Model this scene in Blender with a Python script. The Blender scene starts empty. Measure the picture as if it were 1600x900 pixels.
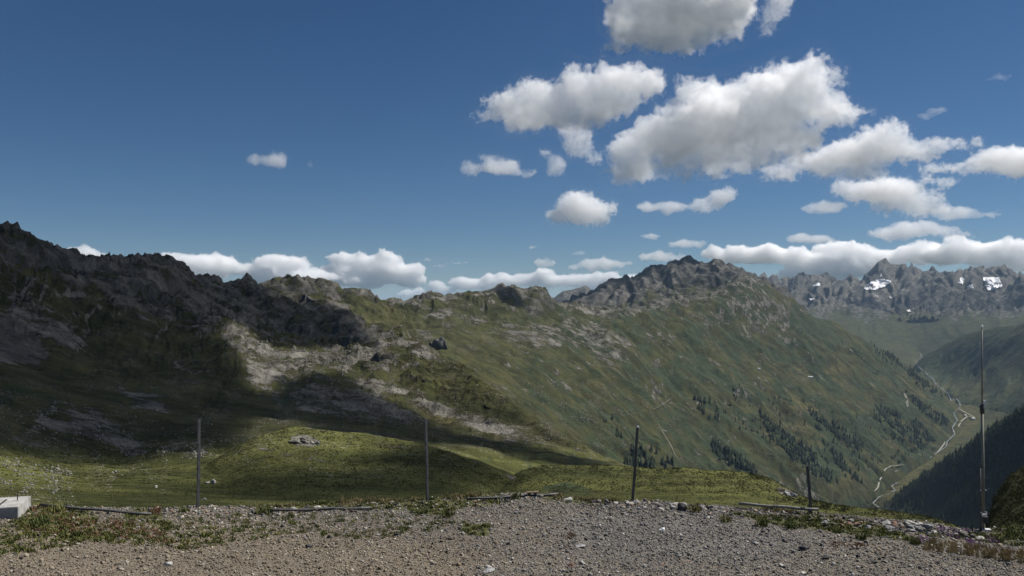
import bpy, bmesh, math, random
import numpy as np
from mathutils import Vector, Matrix

random.seed(7)
RNG = np.random.default_rng(7)
scene = bpy.context.scene
COL = scene.collection
R_ = math.radians

# ------------------------------------------------------------------ camera
F_PX = 1331.0                 # focal length in photo pixels (1600 wide)
HORIZON = 480.0               # photo row of the true horizon
EYE = np.array([0.0, 0.0, 3.2])
PITCH = math.atan((HORIZON - 450.0) / F_PX)
cam_data = bpy.data.cameras.new('camera')
cam = bpy.data.objects.new('camera', cam_data)
COL.objects.link(cam)
cam.location = EYE
cam.rotation_euler = (math.pi / 2 + PITCH, 0, 0)
cam_data.sensor_width = 36.0
cam_data.lens = 36.0 * F_PX / 1600.0
cam_data.clip_start = 0.1
cam_data.clip_end = 200000.0
scene.camera = cam

# ------------------------------------------------------------------ light
SUN_EL, SUN_AZ = R_(54), R_(68)          # azimuth clockwise from the viewing direction
SUN_DIR = np.array([math.sin(SUN_AZ) * math.cos(SUN_EL), math.cos(SUN_AZ) * math.cos(SUN_EL), math.sin(SUN_EL)])
world = bpy.data.worlds.new('World')
scene.world = world
world.use_nodes = True
wn = world.node_tree.nodes
bg = wn['Background']
sky = wn.new('ShaderNodeTexSky')
sky.sky_type = 'NISHITA'
sky.sun_disc = False
sky.sun_elevation = SUN_EL
sky.sun_rotation = SUN_AZ
sky.altitude = 2400
sky.air_density = 1.0
sky.dust_density = 0.05
sky.ozone_density = 5.0
sat = wn.new('ShaderNodeHueSaturation')
sat.inputs['Saturation'].default_value = 1.14; sat.inputs['Value'].default_value = 0.86
world.node_tree.links.new(sky.outputs['Color'], sat.inputs['Color'])
world.node_tree.links.new(sat.outputs['Color'], bg.inputs['Color'])
bg.inputs['Strength'].default_value = 0.05
sun_data = bpy.data.lights.new('sun', 'SUN')
sun_data.energy = 5.0
sun_data.angle = R_(0.53)
sun_data.color = (1.0, 0.96, 0.90)
sun = bpy.data.objects.new('sun', sun_data)
COL.objects.link(sun)
sun.rotation_euler = Vector(SUN_DIR).to_track_quat('Z', 'Y').to_euler()
sun.location = (0, 0, 3000)
scene.view_settings.view_transform = 'Standard'
scene.view_settings.look = 'None'
scene.view_settings.exposure = 0.34
scene.view_settings.gamma = 1.0
scene.view_settings.use_curve_mapping = False
scene.render.engine = 'CYCLES'
cy = scene.cycles
cy.max_bounces = 40
cy.diffuse_bounces = 3
cy.volume_bounces = 40
cy.transparent_max_bounces = 48
cy.volume_step_rate = 2.5
cy.volume_max_steps = 512
cy.use_denoising = True
try:
    cy.denoiser = 'OPENIMAGEDENOISE'
    cy.denoising_prefilter = 'ACCURATE'
except Exception:
    pass

# ------------------------------------------------------------------ helpers
def tag(o, label=None, cat=None, group=None, kind=None):
    if label: o['label'] = label
    if cat: o['category'] = cat
    if group: o['group'] = group
    if kind: o['kind'] = kind
    return o

def empty(name, loc, label=None, cat=None, group=None, rz=0.0):
    o = bpy.data.objects.new(name, None)
    COL.objects.link(o)
    o.location = loc
    o.rotation_euler = (0, 0, rz)
    o.empty_display_size = 0.2
    return tag(o, label, cat, group)

def mesh_np(name, verts, quads=None, tris=None, smooth=True):
    me = bpy.data.meshes.new(name)
    verts = np.ascontiguousarray(verts, dtype=np.float32)
    loops, starts, n = [], [], 0
    if quads is not None and len(quads):
        q = np.asarray(quads, dtype=np.int32)
        loops.append(q.ravel()); starts.append(np.arange(len(q), dtype=np.int32) * 4); n = q.size
    if tris is not None and len(tris):
        t = np.asarray(tris, dtype=np.int32)
        loops.append(t.ravel()); starts.append(n + np.arange(len(t), dtype=np.int32) * 3)
    loops = np.concatenate(loops); starts = np.concatenate(starts)
    me.vertices.add(len(verts)); me.vertices.foreach_set('co', verts.ravel())
    me.loops.add(len(loops)); me.loops.foreach_set('vertex_index', loops)
    me.polygons.add(len(starts)); me.polygons.foreach_set('loop_start', starts)
    me.update(calc_edges=True)
    if smooth:
        me.polygons.foreach_set('use_smooth', np.ones(len(starts), dtype=bool))
    return me

def link(name, me, mat=None, parent=None):
    o = bpy.data.objects.new(name, me)
    if mat is not None and len(me.materials) == 0:
        me.materials.append(mat)
    COL.objects.link(o)
    if parent is not None:
        o.parent = parent
    return o

def from_bm(name, bm, mat=None, parent=None, smooth=False):
    me = bpy.data.meshes.new(name)
    bm.normal_update()
    bm.to_mesh(me); bm.free()
    if smooth:
        for p in me.polygons: p.use_smooth = True
    return link(name, me, mat, parent)

def pix_dir(px, py):
    """World direction (unit horizontal length) through photo pixel px, py."""
    px = np.asarray(px, dtype=np.float64); py = np.asarray(py, dtype=np.float64)
    cx = (px - 800.0) / F_PX; cz = (450.0 - py) / F_PX
    c, s = math.cos(PITCH), math.sin(PITCH)
    dx = cx; dy = c - s * cz; dz = s + c * cz
    h = np.hypot(dx, dy)
    return dx / h, dy / h, dz / h

def at(px, py, r):
    dx, dy, dz = pix_dir(px, py)
    return np.stack([EYE[0] + dx * r, EYE[1] + dy * r, EYE[2] + dz * r], axis=-1)

def project(P):
    d = np.asarray(P, dtype=np.float64) - EYE
    c, s = math.cos(PITCH), math.sin(PITCH)
    f = d[..., 1] * c + d[..., 2] * s
    u = -d[..., 1] * s + d[..., 2] * c
    f = np.where(f < 0.05, np.nan, f)
    return 800 + F_PX * d[..., 0] / f, 450 - F_PX * u / f

_perm = np.random.default_rng(11).permutation(4096).astype(np.int32)
_ang = np.random.default_rng(12).random(4096) * 2 * np.pi
_gx, _gy = np.cos(_ang).astype(np.float32), np.sin(_ang).astype(np.float32)
def perlin(x, y, seed=0):
    x = np.asarray(x, dtype=np.float64) + seed * 37.17; y = np.asarray(y, dtype=np.float64) + seed * 91.73
    xi = np.floor(x); yi = np.floor(y)
    fx = (x - xi).astype(np.float32); fy = (y - yi).astype(np.float32)
    xi = xi.astype(np.int64) & 4095; yi = yi.astype(np.int64) & 4095
    u = fx * fx * fx * (fx * (fx * 6 - 15) + 10); v = fy * fy * fy * (fy * (fy * 6 - 15) + 10)
    x1 = (xi + 1) & 4095; y1 = (yi + 1) & 4095
    def g(a, b, dx, dy):
        h = _perm[(_perm[a] + b) & 4095]
        return _gx[h] * dx + _gy[h] * dy
    n00 = g(xi, yi, fx, fy); n10 = g(x1, yi, fx - 1, fy)
    n01 = g(xi, y1, fx, fy - 1); n11 = g(x1, y1, fx - 1, fy - 1)
    a = n00 + u * (n10 - n00); b = n01 + u * (n11 - n01)
    return 1.5 * (a + v * (b - a))

def fbm(x, y, octs=5, seed=0, rough=0.5):
    t = 0; a = 1; tot = 0
    for k in range(octs):
        t = t + a * perlin(x * 2 ** k, y * 2 ** k, seed + k); tot += a; a *= rough
    return t / tot

def sstep(a, b, x):
    t = np.clip((x - a) / (b - a), 0, 1)
    return t * t * (3 - 2 * t)

def in_poly(px, py, poly):
    px = np.asarray(px); py = np.asarray(py)
    inside = np.zeros(px.shape, dtype=bool)
    n = len(poly)
    for i in range(n):
        x0, y0 = poly[i]; x1, y1 = poly[(i + 1) % n]
        if y0 == y1: continue
        c = ((y0 > py) != (y1 > py)) & (px < (x1 - x0) * (py - y0) / (y1 - y0) + x0)
        inside ^= c
    return inside

def poly_dist(px, py, pts, closed=True):
    d = np.full(np.shape(px), 1e9)
    n = len(pts)
    for i in range(n if closed else n - 1):
        x0, y0 = pts[i]; x1, y1 = pts[(i + 1) % n]
        ex, ey = x1 - x0, y1 - y0
        t = np.clip(((px - x0) * ex + (py - y0) * ey) / (ex * ex + ey * ey + 1e-9), 0, 1)
        d = np.minimum(d, np.hypot(px - x0 - t * ex, py - y0 - t * ey))
    return d

def soft_poly(px, py, poly, w):
    """1 inside, 0 outside, over a border 2w wide (photo pixels)."""
    d = poly_dist(px, py, poly)
    s = np.where(in_poly(px, py, poly), -d, d)
    return 1 - sstep(-w, w, s)

# ------------------------------------------------------------------ material helpers
class NT:
    def __init__(self, name):
        self.m = bpy.data.materials.new(name); self.m.use_nodes = True
        self.t = self.m.node_tree; self.n = self.t.nodes; self.l = self.t.links
        self.b = self.n['Principled BSDF']; self.out = self.n['Material Output']
        self.b.inputs['Roughness'].default_value = 0.9
        self.b.inputs['Specular IOR Level'].default_value = 0.2
    def node(self, typ, **kw):
        n = self.n.new(typ)
        for k, v in kw.items(): setattr(n, k, v)
        return n
    def set(self, sock, v):
        if hasattr(v, 'links') or isinstance(v, bpy.types.NodeSocket): self.l.new(v, sock)
        else: sock.default_value = v
    def math(self, op, a, b=0.0, c=0.0, clamp=False):
        n = self.node('ShaderNodeMath', operation=op, use_clamp=clamp)
        for s, v in zip(n.inputs, (a, b, c)): self.set(s, v)
        return n.outputs[0]
    def ramp(self, x, lo, hi):
        n = self.node('ShaderNodeMapRange', interpolation_type='SMOOTHSTEP')
        self.set(n.inputs['Value'], x)
        self.set(n.inputs['From Min'], lo); self.set(n.inputs['From Max'], hi)
        return n.outputs[0]
    def mix(self, f, a, b):
        n = self.node('ShaderNodeMix', data_type='RGBA')
        self.set(n.inputs[0], f)
        for s, v in ((n.inputs[6], a), (n.inputs[7], b)):
            if isinstance(v, tuple): v = (*v[:3], 1.0)
            self.set(s, v)
        return n.outputs[2]
    def noise(self, vec, scale, detail=4.0, rough=0.5, dist=0.0):
        n = self.node('ShaderNodeTexNoise')
        if vec is not None: self.l.new(vec, n.inputs['Vector'])
        n.inputs['Scale'].default_value = scale; n.inputs['Detail'].default_value = detail
        n.inputs['Roughness'].default_value = rough; n.inputs['Distortion'].default_value = dist
        return n.outputs['Fac']
    def voro(self, vec, scale, feature='F1', out='Distance', rnd=1.0):
        n = self.node('ShaderNodeTexVoronoi', feature=feature)
        if vec is not None: self.l.new(vec, n.inputs['Vector'])
        n.inputs['Scale'].default_value = scale; n.inputs['Randomness'].default_value = rnd
        return n.outputs[out]
    def pos(self):
        return self.node('ShaderNodeNewGeometry').outputs['Position']
    def attr(self, name):
        n = self.node('ShaderNodeAttribute'); n.attribute_name = name
        return n
    def bump(self, h, strength, dist):
        n = self.node('ShaderNodeBump')
        n.inputs['Strength'].default_value = strength; n.inputs['Distance'].default_value = dist
        self.l.new(h, n.inputs['Height']); self.l.new(n.outputs[0], self.b.inputs['Normal'])
    def color(self, c):
        if isinstance(c, tuple): self.b.inputs['Base Color'].default_value = (*c[:3], 1)
        else: self.l.new(c, self.b.inputs['Base Color'])

def flat_mat(name, col, var=0.15, scale=20.0, rough=0.8, spec=0.3, metal=0.0):
    k = NT(name)
    tc = k.node('ShaderNodeTexCoord').outputs['Object']
    n = k.noise(tc, scale, 6, 0.6)
    lo = tuple(c * (1 - var) for c in col); hi = tuple(min(1, c * (1 + var)) for c in col)
    k.color(k.mix(k.ramp(n, 0.3, 0.7), lo, hi))
    k.b.inputs['Roughness'].default_value = rough; k.b.inputs['Specular IOR Level'].default_value = spec
    k.b.inputs['Metallic'].default_value = metal
    return k.m

# mask channels: R rock/scree, G dark shrub, B dry grass ; mask2: R boulder speckle, G rock darkness and painted shade, B bare pale earth
def alpine_material():
    k = NT('alpine_ground')
    P = k.pos()
    m = k.attr('mask'); s = k.node('ShaderNodeSeparateColor'); k.l.new(m.outputs['Color'], s.inputs[0])
    m2 = k.attr('mask2'); s2 = k.node('ShaderNodeSeparateColor'); k.l.new(m2.outputs['Color'], s2.inputs[0])
    rock, shrub, dry = s.outputs[0], s.outputs[1], s.outputs[2]
    speck, dark, pale = s2.outputs[0], s2.outputs[1], s2.outputs[2]
    nb = k.noise(P, 0.006, 15, 0.68)          # kilometre down to centimetre
    nb2 = k.noise(P, 0.021, 13, 0.66)
    nf = k.noise(P, 0.33, 8, 0.7)
    nh = k.noise(P, 0.022, 3, 0.6)
    ng = k.noise(P, 0.07, 10, 0.88)          # near-white grain, 20 m downwards
    grass = k.mix(k.ramp(nb, 0.36, 0.64), (0.023, 0.027, 0.010), (0.053, 0.056, 0.0175))
    grass = k.mix(k.ramp(nb2, 0.42, 0.66), grass, (0.031, 0.034, 0.016))
    gy = k.mix(k.ramp(nf, 0.35, 0.7), (0.115, 0.092, 0.038), (0.070, 0.065, 0.024))
    c = k.mix(k.math('MULTIPLY', dry, k.ramp(nb2, 0.3, 0.6), clamp=True), grass, gy)
    c = k.mix(pale, c, k.mix(k.ramp(nb2, 0.38, 0.62), (0.046, 0.051, 0.014), (0.084, 0.086, 0.024)))
    shr = k.mix(k.ramp(nf, 0.4, 0.6), (0.018, 0.027, 0.013), (0.040, 0.050, 0.022))
    fs = k.ramp(k.math('ADD', shrub, k.math('ADD', k.math('MULTIPLY', k.math('SUBTRACT', nb, 0.5), 1.6), k.math('MULTIPLY', k.math('SUBTRACT', ng, 0.5), 1.5))), 0.40, 0.66)
    c = k.mix(fs, c, shr)
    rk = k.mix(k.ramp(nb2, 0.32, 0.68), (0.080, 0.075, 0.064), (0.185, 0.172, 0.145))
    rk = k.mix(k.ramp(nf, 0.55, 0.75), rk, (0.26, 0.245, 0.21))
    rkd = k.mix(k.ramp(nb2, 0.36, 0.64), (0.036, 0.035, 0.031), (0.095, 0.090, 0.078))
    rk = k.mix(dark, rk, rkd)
    nmix = k.math('ADD', k.math('MULTIPLY', k.math('SUBTRACT', nb2, 0.5), 1.9), k.math('MULTIPLY', k.math('SUBTRACT', ng, 0.5), 1.7))
    fr = k.ramp(k.math('ADD', rock, nmix), 0.42, 0.60)
    c = k.mix(fr, c, rk)
    vary = k.node('ShaderNodeHueSaturation'); k.l.new(c, vary.inputs['Color'])
    k.l.new(k.math('MULTIPLY_ADD', k.math('ADD', k.math('ADD', k.ramp(ng, 0.38, 0.62), k.ramp(nf, 0.38, 0.62)), k.ramp(nh, 0.38, 0.62)), 0.45, 0.36), vary.inputs['Value']); c = vary.outputs[0]
    # scattered small pale stones
    v = k.voro(P, 0.35); v2 = k.voro(P, 1.6)
    vs = k.math('SUBTRACT', 1.0, k.ramp(v, 0.16, 0.24)); vs2 = k.math('SUBTRACT', 1.0, k.ramp(v2, 0.18, 0.26))
    sp = k.math('MULTIPLY', k.math('MAXIMUM', vs, vs2), k.ramp(k.math('ADD', speck, k.math('MULTIPLY', k.math('SUBTRACT', nb2, 0.5), 1.6)), 0.45, 0.6))
    c = k.mix(sp, c, (0.27, 0.255, 0.22))
    k.color(c)
    h = k.math('ADD', k.math('MULTIPLY', nb, 40.0), k.math('ADD', k.math('MULTIPLY', nb2, 16.0), k.math('MULTIPLY', ng, k.math('MULTIPLY_ADD', fr, 7.0, 2.0))))
    k.bump(k.math('MULTIPLY', h, k.math('MULTIPLY_ADD', pale, -0.8, 1.0)), 0.7, 1.0)
    k.b.inputs['Specular IOR Level'].default_value = 0.08
    return k.m
MAT_ALPINE = alpine_material()
# ------------------------------------------------------------------ terrain sheets
SHEETS = []
def cr(vals, t):
    """Monotone cubic through rows vals[k] (k, n) at positions t (m,) in index units: no overshoot."""
    K = len(vals)
    s = np.diff(vals, axis=0)
    tg = np.zeros_like(vals)
    s0, s1 = s[:-1], s[1:]
    hm = np.where(s0 * s1 > 0, 2 * s0 * s1 / (s0 + s1 + np.where(s0 + s1 == 0, 1, 0)), 0)
    tg[1:-1] = hm; tg[0] = s[0]; tg[-1] = s[-1]
    i = np.clip(np.floor(t).astype(int), 0, K - 2); f = (t - i)[:, None]
    p1, p2, m1, m2 = vals[i], vals[i + 1], tg[i], tg[i + 1]
    f2, f3 = f * f, f * f * f
    return (2 * f3 - 3 * f2 + 1) * p1 + (f3 - 2 * f2 + f) * m1 + (3 * f2 - 2 * f3) * p2 + (f3 - f2) * m2

def interp(pts, x):
    a = np.asarray(pts, dtype=float)
    return np.interp(x, a[:, 0], a[:, 1])

def sheet(name, x0, x1, curves, rows, rough, paint, step=1.6, fixed=None, gully=None, sky_row=None, kind='structure', lam_max_px=110):
    """A piece of terrain through depth curves, each ([(px,py)..], [(px,range)..]), near to far.
    rough(px,py) -> relief strength; paint(px,py,P,N) -> (rock,shrub,dry),(speck,dark,pale)."""
    X = np.arange(x0, x1 + step, step); n = len(X)
    Y = np.stack([interp(c[0], X) for c in curves]); L = np.stack([np.log(interp(c[1], X)) for c in curves])
    w_ = int(30 / step); ker = np.hanning(2 * w_ + 3)[1:-1]; ker /= ker.sum()
    for i in range(len(curves)):
        L[i] = np.convolve(np.pad(L[i], w_, mode='edge'), ker, 'valid')
        if not curves[i][2:]: Y[i] = np.convolve(np.pad(Y[i], w_, mode='edge'), ker, 'valid')
    t = np.concatenate([np.linspace(k, k + 1, rows[k], endpoint=False) for k in range(len(curves) - 1)] + [[len(curves) - 1]])
    py = cr(Y, t); lr = cr(L, t)
    m = len(t)
    px = np.repeat(X[None, :], m, 0)
    r = np.exp(lr)
    P = at(px, py, r)
    # relief
    s = r / F_PX * step
    dr = np.abs(np.gradient(r, axis=0)) * 0.6
    sp = np.maximum(s, dr)
    rg = rough(px, py)
    d = np.zeros_like(r); dh = np.zeros_like(r)
    for j in range(-1, 11):
        lam = 2.0 ** j
        w = sstep(1.6, 3.2, lam / sp) * (1 - sstep(lam_max_px * 0.6, lam_max_px * 1.3, lam / (r / F_PX)))
        if w.max() < 0.01: continue
        a = perlin(P[..., 0] / lam, P[..., 1] / lam, 5 + j)
        rid = 0.62 - 2.2 * np.abs(a)
        mixr = sstep(0.08, 0.2, rg)
        d += w * lam * rg * (a * (1 - mixr) + (0.5 * rid + 0.25 * a) * mixr)
        dh += w * lam * rg * mixr * perlin(P[..., 0] / lam, P[..., 1] / lam, 45 + j)
    if gully is not None:
        d += gully(px, py, P) * r / F_PX
    if fixed is not None:
        d = d * fixed(px, py, t[:, None] * np.ones_like(px))
        dh = dh * fixed(px, py, t[:, None] * np.ones_like(px))
    P[..., 2] += d
    P[..., 0] += dh * 0.5
    gu = np.gradient(P, axis=1); gv = np.gradient(P, axis=0)
    N = np.cross(gu, gv); N /= np.linalg.norm(N, axis=-1, keepdims=True) + 1e-9
    N *= np.sign(N[..., 2:3] + 1e-9)
    idx = np.arange(m * n).reshape(m, n)
    q = np.stack([idx[:-1, :-1], idx[:-1, 1:], idx[1:, 1:], idx[1:, :-1]], -1).reshape(-1, 4)
    me = mesh_np(name, P.reshape(-1, 3), q)
    ppx, ppy = project(P)
    A, B = paint(ppx, ppy, P, N)
    for nm, ch in (('mask', A), ('mask2', B)):
        at_ = me.attributes.new(nm, 'FLOAT_COLOR', 'POINT')
        c = np.ones((m, n, 4), dtype=np.float32)
        for i in range(3): c[..., i] = np.clip(ch[i], 0, 1)
        at_.data.foreach_set('color', c.ravel())
    o = link(name, me, MAT_ALPINE)
    tag(o, kind=kind)
    SHEETS.append(dict(name=name, P=P, px=ppx, py=ppy, N=N, r=np.hypot(P[..., 0], P[..., 1]), obj=o, t=t[:, None] * np.ones_like(px)))
    return SHEETS[-1]

def C(ys, rs):
    if not isinstance(rs, list): rs = [(-1000, rs), (3000, rs)]
    return (ys, rs)
def off(ys, dy): return [(x, y + dy) for x, y in ys]
def zcurve(z, rs):
    """A curve at constant height z below the plateau, at ranges rs."""
    X = np.arange(-400, 2100, 20.0); r = interp(rs, X)
    out = []
    for x, rr in zip(X, r):
        # invert: find py with elevation (z-eye)/rr, accounting for azimuth
        e = (z - EYE[2]) / rr
        cx = (x - 800) / F_PX
        lo, hi = -4000.0, 6000.0
        for _ in range(50):
            mid = 0.5 * (lo + hi)
            _, _, dz = pix_dir(x, mid)
            if dz > e: lo = mid
            else: hi = mid
        out.append((x, 0.5 * (lo + hi)))
    return (out, rs)

U = lambda r: [(-1000, r), (3000, r)]
SKY_LEFT = [(-250, 330), (-100, 345), (0, 356), (21, 358), (43, 368), (64, 379), (76, 385), (92, 390), (110, 395), (124, 403), (149, 409), (171, 406), (199, 406), (213, 402), (227, 400), (245, 404),
            (270, 406), (284, 415), (299, 425), (309, 434), (320, 434), (334, 436), (355, 443), (373, 443), (384, 440), (405, 441), (414, 447), (444, 462), (480, 469), (512, 476), (542, 484), (560, 498), (578, 509), (627, 517),
            (649, 534), (670, 546), (695, 560), (720, 574), (760, 600), (820, 642), (880, 682), (930, 707), (965, 722), (1010, 735), (1060, 760), (1100, 790)]
R_LEFT = [(-250, 1500), (0, 1600), (225, 1750), (415, 1950), (480, 1850), (560, 1650), (640, 1450), (720, 1250), (820, 1000), (960, 720), (1100, 560)]
SKY_MID = [(350, 470), (411, 442), (436, 437), (464, 430), (476, 437), (492, 439), (507, 444), (524, 446), (542, 455), (567, 458), (592, 463), (613, 469), (631, 472), (649, 468), (663, 465), (677, 459), (688, 463),
           (702, 463), (731, 454), (759, 454), (777, 452), (791, 453), (803, 451), (814, 452), (827, 456), (832, 452), (841, 452), (851, 460), (863, 467), (870, 474), (910, 480), (960, 487), (987, 484), (1007, 478), (1033, 476),
           (1060, 467), (1083, 464), (1100, 461), (1120, 450), (1150, 437), (1167, 433), (1183, 437), (1200, 442), (1217, 452), (1233, 466), (1253, 480), (1284, 498), (1324, 517), (1362, 536), (1393, 554), (1421, 574),
           (1449, 595), (1470, 610), (1480, 620), (1492, 640), (1500, 660), (1520, 700)]
R_MID = [(350, 2700), (464, 2700), (630, 2900), (780, 3200), (863, 3500), (960, 4000), (1060, 4600), (1170, 5200), (1253, 5600), (1362, 6300), (1449, 6900), (1490, 6700), (1520, 6000)]
SKY_MAIN = [(840, 500), (865, 488), (890, 472), (927, 457), (947, 447), (963, 440), (972, 434), (982, 437), (1000, 433), (1007, 425), (1018, 422), (1033, 422), (1045, 415), (1052, 408), (1060, 412), (1070, 407), (1083, 409), (1100, 413),
            (1108, 415), (1120, 406), (1132, 413), (1138, 411), (1150, 418), (1167, 430), (1183, 436), (1198, 441), (1225, 455), (1260, 490)]
SKY_FAR = [(1130, 445), (1169, 437), (1194, 438), (1209, 441), (1218, 444), (1229, 439), (1246, 441), (1257, 436), (1270, 429), (1281, 435), (1293, 433), (1312, 441), (1320, 444), (1330, 439), (1343, 445), (1355, 433), (1368, 423),
           (1383, 412), (1391, 419), (1399, 425), (1411, 422), (1425, 418), (1436, 425), (1446, 434), (1458, 430), (1472, 431), (1480, 426), (1494, 435), (1505, 428), (1517, 422), (1533, 428), (1551, 428), (1562, 422), (1579, 431),
           (1600, 436), (1700, 440), (1800, 430)]

def nz(px, py, k, seed): return fbm(px / k, py / k, 4, seed)

# ---- left mountain and its basin
def rough_left(px, py):
    hi = interp(SKY_LEFT, px)
    crag = 1 - sstep(60, 150, py - hi + 25 * nz(px, py, 60, 3)) * 0.75
    g = 0.06 + 0.22 * crag * sstep(1000, 600, px) 
    g = g * (1 - 0.55 * sstep(690, 730, py))
    return g
CRAGS_L = [(-200, 330), (0, 380), (120, 420), (230, 420), (340, 450), (420, 470), (540, 500), (580, 530), (540, 545), (450, 540), (400, 535), (350, 510), (300, 520), (230, 500), (150, 470), (60, 440), (-200, 420)]
DARKROCK_L = [(-200, 470), (20, 490), (60, 520), (80, 560), (60, 570), (-200, 560)]
SCREE_L = [[(0, 470), (40, 450), (100, 500), (150, 545), (100, 545), (40, 520), (0, 500)],
           [(355, 492), (390, 515), (440, 545), (540, 540), (600, 540), (640, 555), (600, 580), (540, 578), (440, 605), (430, 622), (395, 605), (380, 555), (340, 540)],
           [(60, 630), (160, 640), (230, 700), (330, 690), (330, 718), (200, 715), (150, 690), (40, 680)],
           [(580, 505), (650, 530), (690, 560), (720, 578), (650, 560), (600, 540)],
           [(500, 575), (600, 590), (700, 625), (780, 660), (860, 690), (800, 690), (700, 655), (620, 622), (540, 600)],
           [(430, 600), (560, 600), (640, 640), (700, 670), (560, 660), (470, 640)],
           [(180, 600), (250, 610), (260, 650), (210, 640)],
           [(280, 570), (340, 575), (330, 590), (270, 585)],
           [(20, 715), (110, 740), (110, 790), (0, 800), (-50, 780), (0, 730)]]
def paint_left(px, py, P, N):
    slope = 1 - N[..., 2]
    w = nz(px, py, 30, 8)
    rock = 0.12 + 0.85 * sstep(0.30, 0.55, slope) * sstep(700, 600, py)
    hi = interp(SKY_LEFT, px)
    rock = np.maximum(rock, 0.60 * (1 - sstep(25, 110, py - hi + 35 * w)) * sstep(700, 560, px))
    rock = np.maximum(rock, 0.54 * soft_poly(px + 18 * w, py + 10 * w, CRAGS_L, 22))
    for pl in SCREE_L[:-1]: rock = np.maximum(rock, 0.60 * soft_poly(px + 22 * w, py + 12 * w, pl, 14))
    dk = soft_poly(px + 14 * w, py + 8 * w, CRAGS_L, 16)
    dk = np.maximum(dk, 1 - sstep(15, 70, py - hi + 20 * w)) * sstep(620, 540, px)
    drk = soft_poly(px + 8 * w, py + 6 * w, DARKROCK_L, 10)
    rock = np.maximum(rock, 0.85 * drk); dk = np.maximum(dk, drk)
    shrub = 0.25 + 0.35 * sstep(0.0, 0.5, nz(px, py, 45, 15)) * sstep(560, 620, py)
    dry = 0.25 + 0.5 * sstep(0.1, 0.5, nz(px, py, 80, 21))
    speck = 0.42 + 0.25 * sstep(0.0, 0.4, nz(px, py, 50, 31)) * sstep(560, 640, py)
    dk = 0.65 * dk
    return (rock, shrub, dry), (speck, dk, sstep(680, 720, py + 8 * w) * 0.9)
def gully_left(px, py, P):
    hi = interp(SKY_LEFT, px)
    v = py - hi
    q = px + 0.55 * py + 34 * nz(px, py, 60, 60) + 8 * nz(px, py, 16, 63)
    a = perlin(q / 26, py / 150, 61); b = perlin(q / 12, py / 90, 62)
    return (3.6 * (1 - 2 * np.abs(a)) + 1.6 * (1 - 2 * np.abs(b))) * sstep(2, 30, v) * (1 - sstep(130, 230, v)) * sstep(720, 560, px) + (3.0 * perlin(px / 9, py / 9, 64) + 2.2 * perlin(px / 4.5, py / 4.5, 65)) * (1 - sstep(4, 26, v)) * sstep(460, 400, px)
lc = [zcurve(-60, U(45)),
      C([(-250, 800), (0, 800), (110, 795), (400, 800), (900, 820), (1100, 830)], U(75)),
      C([(-250, 700), (0, 742), (110, 757), (250, 760), (400, 765), (560, 775), (900, 810), (1100, 840)], [(-250, 130), (0, 130), (250, 150), (600, 160), (1100, 200)]),
      C([(-250, 640), (0, 690), (80, 715), (190, 727), (270, 715), (330, 708), (400, 700), (500, 690), (600, 700), (700, 715), (850, 760), (1100, 830)], [(-250, 260), (0, 260), (250, 300), (480, 380), (700, 400), (1100, 380)]),
      C([(-250, 560), (0, 625), (100, 645), (200, 660), (300, 668), (400, 672), (500, 675), (600, 682), (700, 697), (860, 728), (960, 745), (1100, 810)], [(-250, 520), (0, 520), (400, 600), (700, 620), (960, 520), (1100, 450)]),
      C([(-250, 510), (0, 560), (60, 575), (160, 590), (280, 600), (380, 610), (440, 625), (560, 640), (700, 675), (860, 705), (960, 735), (1100, 800)], [(-250, 850), (0, 880), (400, 980), (640, 900), (860, 720), (960, 620), (1100, 500)]),
      C([(-250, 460), (0, 500), (90, 520), (150, 550), (280, 560), (350, 530), (400, 545), (470, 560), (560, 580), (640, 590), (720, 630), (820, 670), (900, 705), (960, 728), (1100, 795)], [(-250, 1150), (0, 1200), (200, 1250), (400, 1300), (640, 1180), (760, 980), (860, 830), (960, 680), (1100, 530)]),
      C([(-250, 400), (0, 440), (100, 465), (200, 470), (300, 490), (360, 492), (430, 515), (520, 535), (590, 530), (640, 550), (720, 592), (820, 652), (900, 697), (960, 725), (1100, 792)], [(-250, 1350), (0, 1420), (200, 1500), (400, 1650), (520, 1500), (640, 1320), (720, 1150), (820, 930), (960, 700), (1100, 545)]),
      C(SKY_LEFT, R_LEFT) + ('skyline',),
      C(off(SKY_LEFT, 30), [(x, r * 1.12) for x, r in R_LEFT]) + ('skyline',),
      zcurve(-700, [(x, r * 1.5) for x, r in R_LEFT])]
S_LEFT = sheet('hillside', -120, 1080, lc, [6, 12, 30, 44, 36, 34, 44, 44, 60, 10, 6], rough_left, paint_left, gully=gully_left)

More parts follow.
